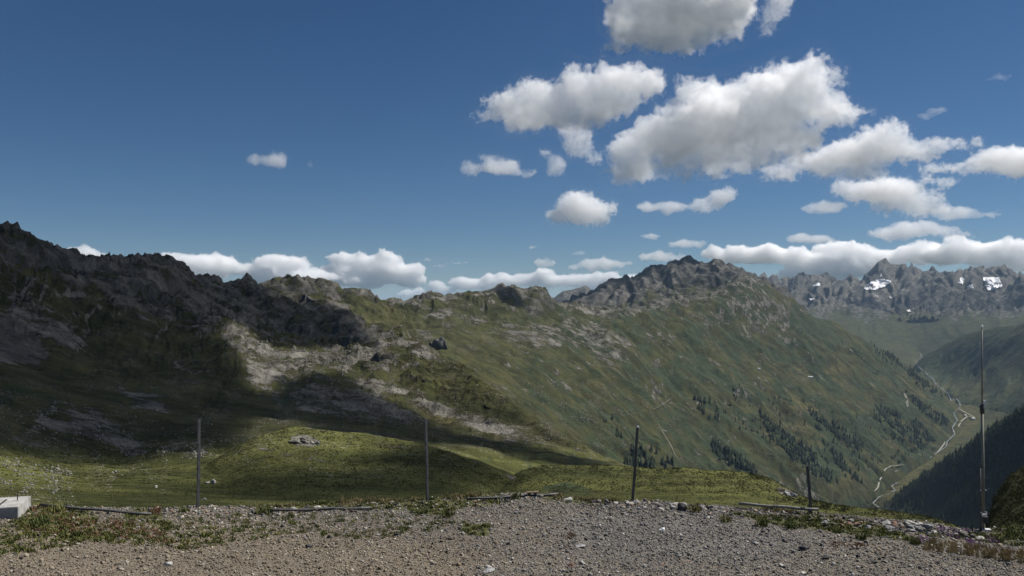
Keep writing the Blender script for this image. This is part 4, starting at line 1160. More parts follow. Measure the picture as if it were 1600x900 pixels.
def tussocks():
    rng = np.random.default_rng(23)
    k = NT('tussock_grass'); oi = k.node('ShaderNodeObjectInfo').outputs['Random']
    k.color(k.mix(oi, (0.036, 0.040, 0.013), (0.078, 0.078, 0.027))); k.b.inputs['Roughness'].default_value = 0.8
    var = []
    for _ in range(5):
        V, F = [], []
        for _b in range(9):
            a = rng.uniform(0, 6.28); b = rng.uniform(0, 6.28); r0 = 0.55 * math.sqrt(rng.random())
            p = np.array([r0 * math.cos(b), r0 * math.sin(b), -0.05]); s = np.array([-math.sin(a), math.cos(a), 0]) * 0.16
            t = p + np.array([math.cos(a) * 0.3, math.sin(a) * 0.3, rng.uniform(0.5, 1.0)]); i = len(V)
            V += [p - s, p + s, t]; F.append((i, i + 1, i + 2))
        me = mesh_np('tussock', np.array(V), tris=np.array(F), smooth=False); me.materials.append(k.m); var.append(me)
    pts, scl = [], []
    for S, poly, n in ((S_LEFT, [(-30, 700), (330, 700), (420, 800), (-30, 800)], 9000), (S_KNOLL, [(300, 700), (450, 664), (700, 700), (860, 790), (300, 795)], 17000), (S_MEAD, [(780, 720), (1250, 725), (1330, 800), (780, 800)], 14000), (S_MEAD, [(1250, 785), (1490, 805), (1500, 830), (1250, 810)], 2500), (S_RK, [(1540, 725), (1640, 715), (1640, 830), (1530, 830)], 3500)):
        m = soft_poly(S['px'], S['py'], poly, 6) * (0.25 + sstep(-0.2, 0.3, nz(S['px'], S['py'] * 2, 18, 153))); m = np.nan_to_num(m).ravel()
        i = rng.choice(len(m), n, p=m / m.sum())
        P = S['P'].reshape(-1, 3)[i].copy(); r = S['r'].ravel()[i]
        P[:, :2] += rng.uniform(-1, 1, (n, 2)) * (r / F_PX)[:, None] * 1.2
        pts.append(P); scl.append(np.clip(r / F_PX * rng.uniform(0.7, 2.1, n), 0.05, 0.5))
    P = np.concatenate(pts); s = np.concatenate(scl); n = len(P)
    scatter('tussock_grass', P, np.column_stack([np.zeros((n, 2)), rng.uniform(0, 6.28, n)]), s[:, None] * np.column_stack([rng.uniform(0.8, 1.4, (n, 2)), rng.uniform(0.6, 1.2, n)]), var)
tussocks()

def outcrop(px, py, w, h, mat, label, name='rock_outcrop', cat='rock', n=5, seed=0, S=None):
    """A craggy outcrop w by h photo pixels whose foot is at px, py."""
    rng = np.random.default_rng(500 + seed)
    p = sheet_surf(S, px, py) if S else surf(px, py)
    s = np.hypot(p[0], p[1]) / F_PX
    VV, FF, o = [], [], 0
    for i in range(n):
        V, F = rock_shape(rng, 3, 1.0, 10, 0.10)
        a = s * w * rng.uniform(0.22, 0.36); hh = s * h * rng.uniform(0.5, 0.95) * (1 - 0.5 * abs(i - n // 2) / n)
        V = V * np.array([a, a, hh]) + np.array([(i - (n - 1) / 2) / n * s * w * 0.9, rng.uniform(-0.2, 0.2) * s * w, hh * 0.25])
        VV.append(V); FF.append(F + o); o += len(V)
    ob = link(name, mesh_np(name, np.concatenate(VV), tris=np.concatenate(FF), smooth=False), mat)
    ob.location = p
    return tag(ob, label, cat)
outcrop(685, 545, 26, 17, M_DARKROCK, 'dark blocky crag standing alone in the green basin under the middle ridge', n=5, seed=1)
outcrop(583, 612, 13, 13, M_DARKROCK, 'small dark pointed crag on the rim of the shaded scree', n=2, seed=2)
outcrop(467, 692, 24, 8, M_BOULDER, 'low broken outcrop on the sunlit crest of the meadow knoll', n=5, seed=3, S=S_KNOLL)
outcrop(493, 694, 14, 6, M_BOULDER, 'smaller tilted outcrop beside the low broken one on the meadow knoll', n=3, seed=4, S=S_KNOLL)
outcrop(1232, 774, 22, 7, M_GREYROCK, 'pale rock ledge breaking through the end of the green meadow', n=4, seed=5, S=S_MEAD)
outcrop(328, 756, 17, 5, M_PALEROCK, 'pale tilted slab in the sunlit meadow beside the first post', 'boulder', 'boulder', n=2, seed=6, S=S_LEFT)
outcrop(318, 782, 12, 4, M_GREYROCK, 'grey stone in the meadow close to the foot of the first post', 'boulder', 'boulder', n=2, seed=7, S=S_LEFT)
outcrop(244, 762, 8, 4, M_PALEROCK, 'palest boulder in the sunlit meadow, left of the first post', 'boulder', 'boulder', n=1, seed=8, S=S_LEFT)
outcrop(178, 740, 8, 5, M_GREYROCK, 'dark-sided boulder at the upper rim of the sunlit meadow', 'boulder', 'boulder', n=2, seed=9, S=S_LEFT)

# trees
def conifer_mesh(rng, tiers=7, seg=7):
    V, F = [], []
    def add(v, f): 
        b = len(V); V.extend(v); F.extend([tuple(i + b for i in q) for q in f])
    add([(0.02 * math.cos(a), 0.02 * math.sin(a), z) for z in (0, 0.35) for a in np.linspace(0, 2 * math.pi, 5)[:4]], [(i, (i + 1) % 4, 4 + i) for i in range(4)] + [((i + 1) % 4, 4 + (i + 1) % 4, 4 + i) for i in range(4)])
    for k in range(tiers):
        f = k / (tiers - 1)
        z0 = 0.06 + 0.80 * f; r = (0.21 * (1 - f) ** 0.8 + 0.025) * rng.uniform(0.8, 1.2); top = z0 + 0.23 - 0.08 * f
        ring = [(r * rng.uniform(0.55, 1.25) * math.cos(a + k), r * rng.uniform(0.55, 1.25) * math.sin(a + k), z0 + rng.uniform(-0.035, 0.02)) for a in np.linspace(0, 2 * math.pi, seg + 1)[:seg]]
        add(ring + [(rng.uniform(-.01, .01), 0, min(top, 1.0))], [(i, (i + 1) % seg, seg) for i in range(seg)])
    return np.array(V), np.array(F)
def tree_mat():
    k = NT('conifer_needles')
    oi = k.node('ShaderNodeObjectInfo').outputs['Random']
    tc = k.node('ShaderNodeTexCoord').outputs['Object']
    n = k.noise(tc, 9, 3, 0.6)
    c = k.mix(k.ramp(n, 0.35, 0.65), (0.008, 0.014, 0.008), (0.018, 0.027, 0.013))
    c = k.mix(k.math('MULTIPLY', oi, 0.6), c, (0.024, 0.033, 0.015))
    c = k.mix(k.math('MULTIPLY', k.ramp(k.noise(k.pos(), 0.045, 6, 0.75), 0.45, 0.62), 0.8), c, (0.036, 0.050, 0.022))
    k.color(c)
    return k.m
M_TREE = tree_mat()
rngT = np.random.default_rng(31)
TREE_VF = [conifer_mesh(rngT, 6 + i % 3, 7) for i in range(5)]
TREE_ME = []
for V, F in TREE_VF:
    me = mesh_np('conifer', V, tris=F, smooth=False); me.materials.append(M_TREE); TREE_ME.append(me)
CLUMPS = [
 ('dark conifer in the clump behind the third post', S_MID, [(992, 702), (1010, 704), (1048, 722), (1057, 731), (985, 733), (978, 728)], 90, 1.1),
 ('dark conifer in the small upper clump on the green slope', S_MID, [(1085, 622), (1110, 628), (1126, 650), (1121, 664), (1105, 652), (1090, 640)], 80, 0.95),
 ('dark conifer in the slanting stand above the green meadow', S_MID, [(1108, 688), (1140, 705), (1170, 727), (1196, 747), (1180, 746), (1140, 727), (1112, 703)], 260, 1.0),
 ('dark conifer in the long slanting wood in mid slope', S_MID, [(1185, 640), (1230, 680), (1262, 703), (1300, 742), (1312, 757), (1282, 748), (1240, 718), (1200, 682)], 520, 1.0),
 ('dark conifer in the wood left of the valley road', S_MID, [(1268, 640), (1310, 665), (1350, 697), (1345, 707), (1300, 684), (1262, 655)], 300, 1.0),
 ('dark conifer in the wood above the bend of the valley road', S_MID, [(1370, 633), (1430, 655), (1462, 687), (1440, 703), (1400, 684), (1362, 650)], 560, 1.0),
 ('dark conifer in the line of trees down the far edge of the slope', S_MID, [(1358, 534), (1390, 553), (1425, 577), (1480, 620), (1470, 622), (1420, 590), (1380, 560)], 360, 1.0),
 ('dark conifer in the spur of trees pointing at the valley floor', S_MID, [(1413, 613), (1450, 636), (1484, 659), (1478, 664), (1440, 643)], 190, 1.0),
 ('dark conifer at the foot of the slope beside the fourth post', S_MID, [(1300, 700), (1330, 738), (1348, 754), (1326, 748), (1303, 718)], 150, 1.0),
 ('dark conifer in the few trees standing apart near the third post', S_MID, [(940, 662), (950, 655), (968, 668), (975, 690), (960, 680)], 10, 0.8),
 ('dark conifer scattered over the lower valley side', S_MID, [(1150, 600), (1300, 640), (1440, 670), (1420, 720), (1330, 740), (1220, 700), (1100, 640)], 420, 0.75),
 ('dark conifer in the dense forest on the right valley side', S_FOR, [(1385, 790), (1452, 738), (1523, 690), (1600, 640), (1640, 622), (1640, 760), (1590, 795), (1490, 815), (1420, 808)], 3200, 0.9),
]
def trees():
    rng = np.random.default_rng(32)
    T = []
    for ci, (lab, S, poly, n, h) in enumerate(CLUMPS):
        px, py = S['px'].ravel(), S['py'].ravel()
        m = soft_poly(px, py, poly, 4) * (S['t'].ravel() < S['t'].max() - 1.9)
        if ci == len(CLUMPS) - 1:
            gap = soft_poly(px, py, [(1430, 812), (1490, 772), (1540, 738), (1556, 740), (1520, 772), (1470, 815)], 6)
            m *= (1 - 0.93 * gap) * (0.18 + sstep(-0.15, 0.2, nz(px, py, 16, 34)))
            m *= 0.35 + 0.65 * sstep(790, 760, py + 0.2 * (px - 1450))
        else:
            m *= 0.05 + sstep(-0.1, 0.3, nz((py - 0.8 * px) * 2.2, (px + 0.8 * py) * 0.6, 16, 35))
        k = rng.choice(len(m), n, p=m / m.sum())
        P = S['P'].reshape(-1, 3)[k].copy()
        P[:, :2] += rng.uniform(-4, 4, (n, 2))
        H = h * (9 + 19 * rng.random(n) ** 0.8)
        r = np.hypot(P[:, 0], P[:, 1])
        for i in range(n): T.append((H[i] / r[i], ci, P[i], H[i]))
    vis = lambda t: -60 < project(t[2])[0] < 1640
    T = [t for t in T if True]
    T.sort(key=lambda t: -t[0] if vis(t) else 1)
    base = None
    for j, (a, ci, p, h) in enumerate(T[:295]):
        o = bpy.data.objects.new('conifer', TREE_ME[j % 5])
        COL.objects.link(o)
        o.location = (p[0], p[1], p[2] - 0.6); w = h * rng.uniform(0.85, 1.25)
        o.scale = (w, w, h); o.rotation_euler = (0, 0, rng.uniform(0, 6.28))
        lab = CLUMPS[ci][0]
        if ci == len(CLUMPS) - 1:
            x, y = project(p)
            if y < interp(SKY_FOR, x) + 16: lab = 'dark conifer on the upper rim of the forest on the right valley side'
            elif x > 1537: lab = 'dark conifer in the forest behind the mast, on its far side from the posts'
            elif soft_poly(np.array([x]), np.array([y]), [(1430, 812), (1490, 772), (1540, 738), (1556, 740), (1520, 772), (1470, 815)], 12)[0] > 0.1: lab = 'dark conifer beside the grassy gap in the forest on the right valley side'
            elif x < 1450: lab = 'dark conifer at the lower tip of the right forest, near the valley stream'
        tag(o, lab, 'tree', lab.replace('dark conifer', 'conifers'))
    VV, FF, off_ = [], [], 0
    for j, (a, ci, p, h) in enumerate(T[295:]):
        V, F = TREE_VF[j % 5]
        t = rng.uniform(0, 6.28); c, s = math.cos(t), math.sin(t); w = h * rng.uniform(0.85, 1.25)
        W = np.column_stack([(V[:, 0] * c - V[:, 1] * s) * w, (V[:, 0] * s + V[:, 1] * c) * w, V[:, 2] * h]) + p - np.array([0, 0, 0.6])
        VV.append(W); FF.append(F + off_); off_ += len(V)
    tag(link('distant_woods', mesh_np('distant_woods', np.concatenate(VV), tris=np.concatenate(FF), smooth=False), M_TREE), kind='stuff')
trees()

# road, stream, paths, snow
def ribbon(name, pts, width, mat, S, lift=1.5, jit=0.0):
    pts = np.array(pts, dtype=float)
    d = np.r_[0, np.cumsum(np.hypot(*np.diff(pts, axis=0).T))]
    t = np.arange(0, d[-1], 1.5)
    x = np.interp(t, d, pts[:, 0]); y = np.interp(t, d, pts[:, 1])
    far = _VR > (3000 if S is S_VAL else 1500)
    vx, vy, vr = _VX[far], _VY[far], _VR[far]
    def rng_at(a, b):
        k = np.argpartition((vx - a) ** 2 + (vy - b) ** 2, 9)[:9]
        return np.percentile(vr[k], 35)
    r = np.log(np.array([rng_at(a, b) for a, b in zip(x, y)]))
    ker = np.array([1, 3, 6, 8, 6, 3, 1.0]); ker /= ker.sum()
    for _ in range(3): r = np.convolve(np.pad(r, 3, mode='edge'), ker, 'valid')
    P = at(x, y, np.exp(r) * 0.992)
    T = np.gradient(P, axis=0); nrm = np.column_stack([T[:, 1], -T[:, 0]]); nrm /= np.linalg.norm(nrm, axis=1, keepdims=True) + 1e-9
    rr = np.hypot(P[:, 0], P[:, 1])
    w = width * (1 + jit * np.sin(t * 0.9) * np.sin(t * 0.37))
    A = P.copy(); B = P.copy(); A[:, :2] += nrm * w[:, None]; B[:, :2] -= nrm * w[:, None]
    V = np.concatenate([A, B]); n = len(P)
    q = [(i, i + 1, n + i + 1, n + i) for i in range(n - 1)]
    return tag(link(name, mesh_np(name, V, q), mat), kind='structure')
M_ROAD = flat_mat('pale_road', (0.27, 0.255, 0.22), 0.15, 0.05, 0.9, 0.1)
M_STREAM = flat_mat('stream_water', (0.20, 0.205, 0.195), 0.35, 0.08, 0.25, 0.5)
M_EARTH = flat_mat('bare_earth', (0.15, 0.14, 0.11), 0.3, 0.05, 0.9, 0.1)
M_SNOW = flat_mat('old_snow', (0.68, 0.68, 0.69), 0.14, 0.02, 0.6, 0.2)
ribbon('road', [(1356, 790), (1358, 779), (1363, 772), (1372, 761), (1374, 751), (1379, 743), (1383, 733), (1392, 728), (1413, 726), (1424, 717), (1445, 712)], 3.4, M_ROAD, S_VAL)
ribbon('road', [(1464, 708), (1475, 694), (1477, 689)], 3.8, M_ROAD, S_VAL)
ribbon('road', [(1497, 667), (1502, 658), (1512, 650), (1523, 653)], 4, M_ROAD, S_VAL)
ribbon('road', [(1523, 652), (1508, 644), (1498, 638)], 3.4, M_ROAD, S_VAL)
ribbon('stream', [(1392, 742), (1386, 748), (1394, 752), (1402, 754), (1393, 759), (1399, 766), (1387, 772), (1374, 776), (1364, 786), (1374, 793)], 2.8, M_STREAM, S_VAL, 1.2, 0.6)
ribbon('stream', [(1486, 626), (1482, 616), (1473, 608), (1463, 601), (1458, 592), (1449, 585), (1440, 577), (1434, 572), (1432, 566), (1440, 557), (1437, 550)], 3.6, M_STREAM, S_VAL, 1.5, 0.7)
ribbon('stream', [(1500, 636), (1490, 646), (1496, 656), (1488, 668), (1492, 678), (1480, 690), (1478, 698), (1466, 706), (1452, 716), (1440, 718), (1428, 724), (1420, 732), (1404, 733), (1392, 742)], 3, M_STREAM, S_VAL, 1.5, 0.5)
ribbon('stream', [(1486, 626), (1494, 622), (1500, 630), (1500, 636)], 2.6, M_STREAM, S_VAL, 1.5, 0.5)
ribbon('path', [(1413, 614), (1417, 623), (1418, 636)], 6, M_EARTH, S_MID)
ribbon('path', [(1328, 545), (1345, 560), (1362, 573), (1376, 583)], 5.5, M_EARTH, S_MID)
ribbon('path', [(1020, 640), (1036, 632), (1046, 624), (1052, 621)], 1.2, M_EARTH, S_MID)
ribbon('path', [(1029, 662), (1034, 672), (1040, 682), (1048, 695), (1056, 712), (1068, 726)], 1.3, M_EARTH, S_MID)
ribbon('path', [(1350, 590), (1360, 598), (1366, 604)], 4, M_EARTH, S_MID)
def snowfield(poly, S):
    p = np.array(poly, dtype=float)
    xs = np.arange(p[:, 0].min(), p[:, 0].max() + 1.2, 1.2); ys = np.arange(p[:, 1].min(), p[:, 1].max() + 1.2, 1.2)
    GX, GY = np.meshgrid(xs, ys)
    w = 2.5 * nz(GX, GY, 7, 66)
    ins = in_poly(GX + w, GY + 0.7 * w, poly)
    ids = np.full(GX.shape, -1); P = []
    sx, sy, sr = S['px'].ravel(), S['py'].ravel(), S['r'].ravel()
    vis = S['t'].ravel() < S['t'].max() - 1.9
    def front(x, y):
        k = vis & (np.abs(sx - x) < 4) & (np.abs(sy - y) < 4)
        r = np.percentile(sr[k], 12) if k.any() else sr[np.argmin((sx - x) ** 2 + (sy - y) ** 2)]
        return at(x, y, r - 12.0)
    for i in range(GX.shape[0]):
        for j in range(GX.shape[1]):
            if ins[max(i - 1, 0):i + 2, max(j - 1, 0):j + 2].any():
                q = front(GX[i, j], GY[i, j])
                ids[i, j] = len(P); P.append(q)
    Q = [(ids[i, j], ids[i + 1, j], ids[i + 1, j + 1], ids[i, j + 1]) for i in range(GX.shape[0] - 1) for j in range(GX.shape[1] - 1)
         if (ins[i:i + 2, j:j + 2].all() if len(poly) < 6 else ins[i:i + 2, j:j + 2].any()) and min(ids[i, j], ids[i + 1, j], ids[i + 1, j + 1], ids[i, j + 1]) >= 0]
    if Q: tag(link('snowfield', mesh_np('snowfield', np.array(P), Q), M_SNOW), kind='structure')
for pl in ([(1349, 450), (1356, 444), (1365, 439), (1378, 436), (1392, 439), (1384, 446), (1372, 451), (1358, 453)], [(1536, 434), (1546, 433), (1560, 433), (1562, 440), (1566, 447), (1554, 450), (1545, 453), (1540, 444)],
           [(1495, 441), (1503, 432), (1508, 436), (1505, 445)], [(1508, 448), (1520, 443), (1523, 452), (1514, 453)], [(1269, 445), (1280, 440), (1288, 438), (1280, 447), (1272, 449)], [(1260, 464), (1268, 464), (1276, 468), (1266, 470)],
           [(1305, 463), (1312, 462), (1313, 467), (1308, 467)], [(1416, 485), (1424, 482), (1423, 487), (1418, 488)], [(1432, 489), (1441, 485), (1438, 492)], [(1373, 428), (1378, 426), (1380, 432), (1375, 432)], [(1362, 460), (1374, 462), (1372, 465)],
           [(1387, 463), (1394, 463), (1392, 467)]):
    snowfield(pl, S_VAL)

# huts
def hut(px, py, S, L, W, H, label, wall, roof):
    p = sheet_surf(S, px, py)
    e = empty('hut', p, label, 'hut', rz=0.3)
    bm = bmesh.new(); bmesh.ops.create_cube(bm, size=1)
    for v in bm.verts: v.co = (v.co.x * L, v.co.y * W, (v.co.z + 0.5) * H - 3 * (v.co.z < 0))
    from_bm('wall', bm, wall, e)
    bm = bmesh.new()
    v = [bm.verts.new(c) for c in ((-L * .55, -W * .62, H), (L * .55, -W * .62, H), (L * .55, W * .62, H), (-L * .55, W * .62, H), (-L * .55, 0, H * 1.5), (L * .55, 0, H * 1.5))]
    for f in ((0, 1, 5, 4), (2, 3, 4, 5), (0, 4, 3), (1, 2, 5), (3, 2, 1, 0)): bm.faces.new([v[i] for i in f])
    from_bm('roof', bm, roof, e)
M_HUTWALL = flat_mat('hut_plaster', (0.62, 0.60, 0.56), 0.08, 0.4)
M_HUTROOF = flat_mat('hut_roof', (0.42, 0.41, 0.40), 0.15, 0.4)
hut(1266, 590, S_MID, 26, 12, 7, 'long pale hut high on the green valley side', M_HUTWALL, M_HUTROOF)
hut(1185, 578, S_MID, 12, 9, 6, 'tiny pale hut on the slope left of the long one', M_HUTWALL, M_HUTROOF)
hut(1520, 655, S_VAL, 24, 16, 9, 'pale building at the end of the valley road', M_HUTWALL, M_HUTROOF)
hut(1508, 651, S_VAL, 18, 14, 8, 'small pale building beside the stream junction in the valley', M_HUTWALL, M_HUTROOF)
# ------------------------------------------------------------------ the gravel plateau
EDGE = [(-900, 800), (-100, 800), (60, 791), (150, 793), (230, 793), (300, 792), (420, 791), (540, 783), (640, 782), (700, 776), (780, 772), (870, 772), (920, 782), (985, 783), (1040, 783), (1080, 788), (1150, 792),
        (1270, 800), (1340, 807), (1420, 813), (1470, 820), (1520, 829), (1560, 826), (1600, 820), (1700, 815), (2600, 815)]
R_E = 14.0
def edge_r(az):
    a = np.abs(az)
    return R_E + 1.2 * sstep(0.35, 0.6, az) + 45 * sstep(0.75, 1.3, a)
def plate_z(x, y):
    x = np.asarray(x, dtype=float); y = np.asarray(y, dtype=float)
    r = np.hypot(x, y); az = np.arctan2(x, y)
    px = 800 + F_PX * np.tan(np.clip(az, -0.9, 0.9)) / math.cos(0)
    pe = interp(EDGE, px)
    _, _, dz = pix_dir(px, pe)
    re = edge_r(az)
    ze = EYE[2] + dz * (R_E + 1.2 * sstep(0.35, 0.6, az))
    ze = ze * (1 - sstep(0.75, 1.0, np.abs(az)))
    z = ze * sstep(8.0, 14.0, r) 
    z = z - 0.55 * np.maximum(r - re, 0) - 0.03 * np.maximum(r - re, 0) ** 2 * 0.2
    amp = sstep(2, 6, r)
    z = z + amp * (0.035 * fbm(x / 0.9, y / 0.9, 4, 120) + 0.012 * perlin(x / 0.16, y / 0.16, 125))
    return z
def gp(px, py, lift=0.0):
    """Ground point of the plateau at a photo pixel."""
    r = np.linspace(7, 17, 4001)
    P = at(np.full_like(r, px), np.full_like(r, py), r)
    k = np.argmax(P[:, 2] <= plate_z(P[:, 0], P[:, 1]))
    if P[k, 2] > plate_z(P[k, 0], P[k, 1]):
        px_e = interp(EDGE, px); return gp(px, px_e + 2.0, lift) if py < px_e + 2 else P[-1]
    p = P[k].copy(); p[2] = plate_z(p[0], p[1]) + lift
    return p
BANK = [(1040, 782), (1090, 800), (1180, 812), (1250, 832), (1330, 843), (1430, 856), (1520, 872), (1620, 893), (1900, 950), (1900, 780), (1520, 800), (1200, 770), (1040, 770)]
VEG = [[(40, 790), (140, 795), (160, 812), (120, 826), (70, 830), (20, 822), (30, 800)], [(90, 832), (180, 836), (180, 845), (100, 845)], [(380, 785), (600, 775), (700, 770), (780, 768), (800, 785), (720, 795), (690, 805), (640, 800), (560, 795), (420, 800)],
       [(840, 768), (960, 770), (980, 785), (930, 790), (850, 782)], [(640, 795), (705, 795), (700, 806), (650, 806)], [(720, 815), (770, 822), (760, 840), (725, 835)], [(1130, 800), (1260, 810), (1330, 835), (1260, 828), (1180, 815)],
       [(1240, 800), (1330, 810), (1420, 835), (1440, 848), (1350, 838), (1260, 820)], [(1420, 835), (1520, 845), (1600, 855), (1700, 870), (1700, 810), (1570, 820), (1540, 835), (1450, 830)], [(200, 795), (260, 795), (250, 812), (190, 812)]]
WARM = [(-200, 830), (0, 815), (250, 812), (520, 830), (700, 850), (760, 870), (700, 930), (-200, 950)]
BLUE = [(880, 810), (1000, 795), (1100, 795), (1250, 830), (1300, 850), (1200, 880), (1000, 885), (880, 850)]
def veg_at(px, py):
    m = np.zeros(np.shape(px)); w = nz(px, py, 20, 130)
    for p in VEG: m = np.maximum(m, soft_poly(px + 8 * w, py + 4 * w, p, 7))
    return m
def ground_mat():
    k = NT('gravel_ground')
    P = k.pos()
    a = k.attr('mask'); s = k.node('ShaderNodeSeparateColor'); k.l.new(a.outputs['Color'], s.inputs[0])
    veg, warm, blue = s.outputs
    n1 = k.noise(P, 1.3, 8, 0.65); n2 = k.noise(P, 26, 6, 0.7); n3 = k.noise(P, 5.0, 6, 0.65)
    v = k.node('ShaderNodeTexVoronoi'); k.l.new(P, v.inputs['Vector']); v.inputs['Scale'].default_value = 70
    bw = k.node('ShaderNodeSeparateColor'); k.l.new(v.outputs['Color'], bw.inputs[0])
    base = k.mix(k.ramp(n1, 0.35, 0.65), (0.100, 0.086, 0.064), (0.150, 0.128, 0.095))
    base = k.mix(blue, base, (0.135, 0.124, 0.112))
    base = k.mix(warm, base, (0.175, 0.140, 0.092))
    grit = k.mix(bw.outputs[0], (0.045, 0.040, 0.036), (0.30, 0.27, 0.23))
    c = k.mix(0.45, base, grit)
    c = k.mix(k.math('MULTIPLY', k.ramp(n3, 0.56, 0.70), 0.5), c, (0.14, 0.092, 0.055))
    gr = k.mix(k.ramp(n2, 0.4, 0.6), (0.045, 0.055, 0.018), (0.105, 0.098, 0.036))
    c = k.mix(k.ramp(k.math('ADD', veg, k.math('MULTIPLY', k.math('SUBTRACT', n3, 0.5), 1.3)), 0.5, 0.72), c, gr)
    k.color(c)
    k.bump(k.math('ADD', k.math('MULTIPLY', v.outputs['Distance'], -0.012), k.math('MULTIPLY', n2, 0.02)), 0.9, 1.0)
    return k.m
def plateau():
    ax = np.concatenate([-np.geomspace(90, 9.6, 26), np.arange(-9.5, 10.6, 0.055), np.geomspace(10.7, 90, 26)])
    ay = np.concatenate([-np.geomspace(90, 0.5, 24), np.arange(0, 7.5, 0.3), np.arange(7.5, 15.6, 0.055), np.geomspace(15.7, 60, 22)])
    X, Y = np.meshgrid(ax, ay)
    Z = plate_z(X, Y)
    Z = np.maximum(Z, -40)
    P = np.stack([X, Y, Z], -1)
    m, n = X.shape
    idx = np.arange(m * n).reshape(m, n)
    q = np.stack([idx[:-1, :-1], idx[:-1, 1:], idx[1:, 1:], idx[1:, :-1]], -1).reshape(-1, 4)
    me = mesh_np('gravel_plateau', P.reshape(-1, 3), q)
    px, py = project(P); px = np.nan_to_num(px, nan=-5000); py = np.nan_to_num(py, nan=3000)
    ch = np.ones((m, n, 4), dtype=np.float32)
    r = np.hypot(X, Y)
    ch[..., 0] = np.maximum(veg_at(px, py), sstep(14.6, 15.6, r) * 0.9)
    ch[..., 1] = soft_poly(px, py, WARM, 30); ch[..., 2] = soft_poly(px, py, BLUE, 25)
    a = me.attributes.new('mask', 'FLOAT_COLOR', 'POINT'); a.data.foreach_set('color', ch.ravel())
    tag(link('gravel_plateau', me, ground_mat()), kind='structure')
plateau()

# gravel
def pebble_mat(name, cols):
    k = NT(name)
    oi = k.node('ShaderNodeObjectInfo').outputs['Random']
    rp = k.node('ShaderNodeValToRGB'); rp.color_ramp.interpolation = 'CONSTANT'
    e = rp.color_ramp.elements
    for i, c in enumerate(cols):
        el = e[i] if i < 2 else e.new(i / len(cols))
        el.position = i / len(cols); el.color = (*c, 1)
    k.l.new(oi, rp.inputs[0])
    tc = k.node('ShaderNodeTexCoord').outputs['Object']
    n = k.noise(tc, 3, 4, 0.7)
    h = k.node('ShaderNodeHueSaturation'); k.l.new(rp.outputs[0], h.inputs['Color'])
    big = k.ramp(k.noise(k.pos(), 0.9, 5, 0.6), 0.35, 0.65)
    k.l.new(k.math('MULTIPLY', k.math('MULTIPLY_ADD', n, 0.9, 0.50), k.math('MULTIPLY_ADD', big, 0.35, 0.82)), h.inputs['Value'])
    k.color(h.outputs[0])
    return k.m
M_PEB = pebble_mat('mixed_pebbles', [(0.13, 0.125, 0.12), (0.22, 0.20, 0.17), (0.06, 0.058, 0.058), (0.30, 0.28, 0.24), (0.17, 0.135, 0.10), (0.24, 0.225, 0.205), (0.105, 0.095, 0.09), (0.42, 0.40, 0.36), (0.19, 0.17, 0.15), (0.15, 0.15, 0.155), (0.26, 0.21, 0.15), (0.09, 0.085, 0.075)])
M_PEBW = pebble_mat('warm_pebbles', [(0.20, 0.165, 0.12), (0.26, 0.22, 0.16), (0.15, 0.12, 0.085), (0.32, 0.28, 0.22), (0.22, 0.175, 0.12), (0.08, 0.07, 0.06), (0.17, 0.13, 0.09), (0.40, 0.37, 0.31), (0.24, 0.19, 0.13), (0.19, 0.17, 0.145), (0.28, 0.23, 0.17), (0.12, 0.10, 0.08)])
M_PEBB = pebble_mat('cool_pebbles', [(0.135, 0.122, 0.108), (0.205, 0.187, 0.16), (0.075, 0.07, 0.066), (0.26, 0.25, 0.24), (0.16, 0.155, 0.155), (0.11, 0.104, 0.10), (0.34, 0.32, 0.28), (0.18, 0.165, 0.15), (0.145, 0.145, 0.15), (0.09, 0.088, 0.09), (0.22, 0.21, 0.20), (0.15, 0.13, 0.115)])
def gravel():
    rng = np.random.default_rng(41)
    n = 420000
    az = rng.uniform(-0.80, 0.86, n); r = np.sqrt(rng.uniform(8.6 ** 2, 15.4 ** 2, n))
    x, y = r * np.sin(az), r * np.cos(az)
    z = plate_z(x, y)
    px, py = project(np.stack([x, y, z], -1))
    veg = veg_at(px, py)
    keep = rng.random(n) > 0.75 * veg
    keep &= r < edge_r(az) + 0.5
    x, y, z, px, py = [v[keep] for v in (x, y, z, px, py)]
    n = len(x)
    s = np.clip(np.exp(rng.normal(math.log(0.0056), 0.58, n)), 0.003, 0.035)
    edge = sstep(30, 6, py - interp(EDGE, px))
    s *= 1 + 0.35 * edge
    warm = soft_poly(px, py, WARM, 40) > rng.random(n); blue = (soft_poly(px, py, BLUE, 40) > rng.random(n)) & ~warm
    for nm, mk, mat in (('brown_gravel', warm, M_PEBW), ('grey_gravel', blue, M_PEBB), ('mixed_gravel', ~(warm | blue), M_PEB)):
        var = []
        for i in range(6):
            V, F = rock_shape(rng, 1, rng.uniform(0.5, 0.9), 3, 0.15)
            me = mesh_np('pebble', V, tris=F, smooth=False); me.materials.append(mat); var.append(me)
        c = mk.sum()
        sc = s[mk][:, None] * rng.uniform(0.7, 1.35, (c, 3))
        rot = np.column_stack([rng.normal(0, 0.35, c), rng.normal(0, 0.35, c), rng.uniform(0, 6.28, c)])
        scatter(nm, np.column_stack([x[mk], y[mk], z[mk] + 0.3 * s[mk]]), rot, sc, var)
gravel()

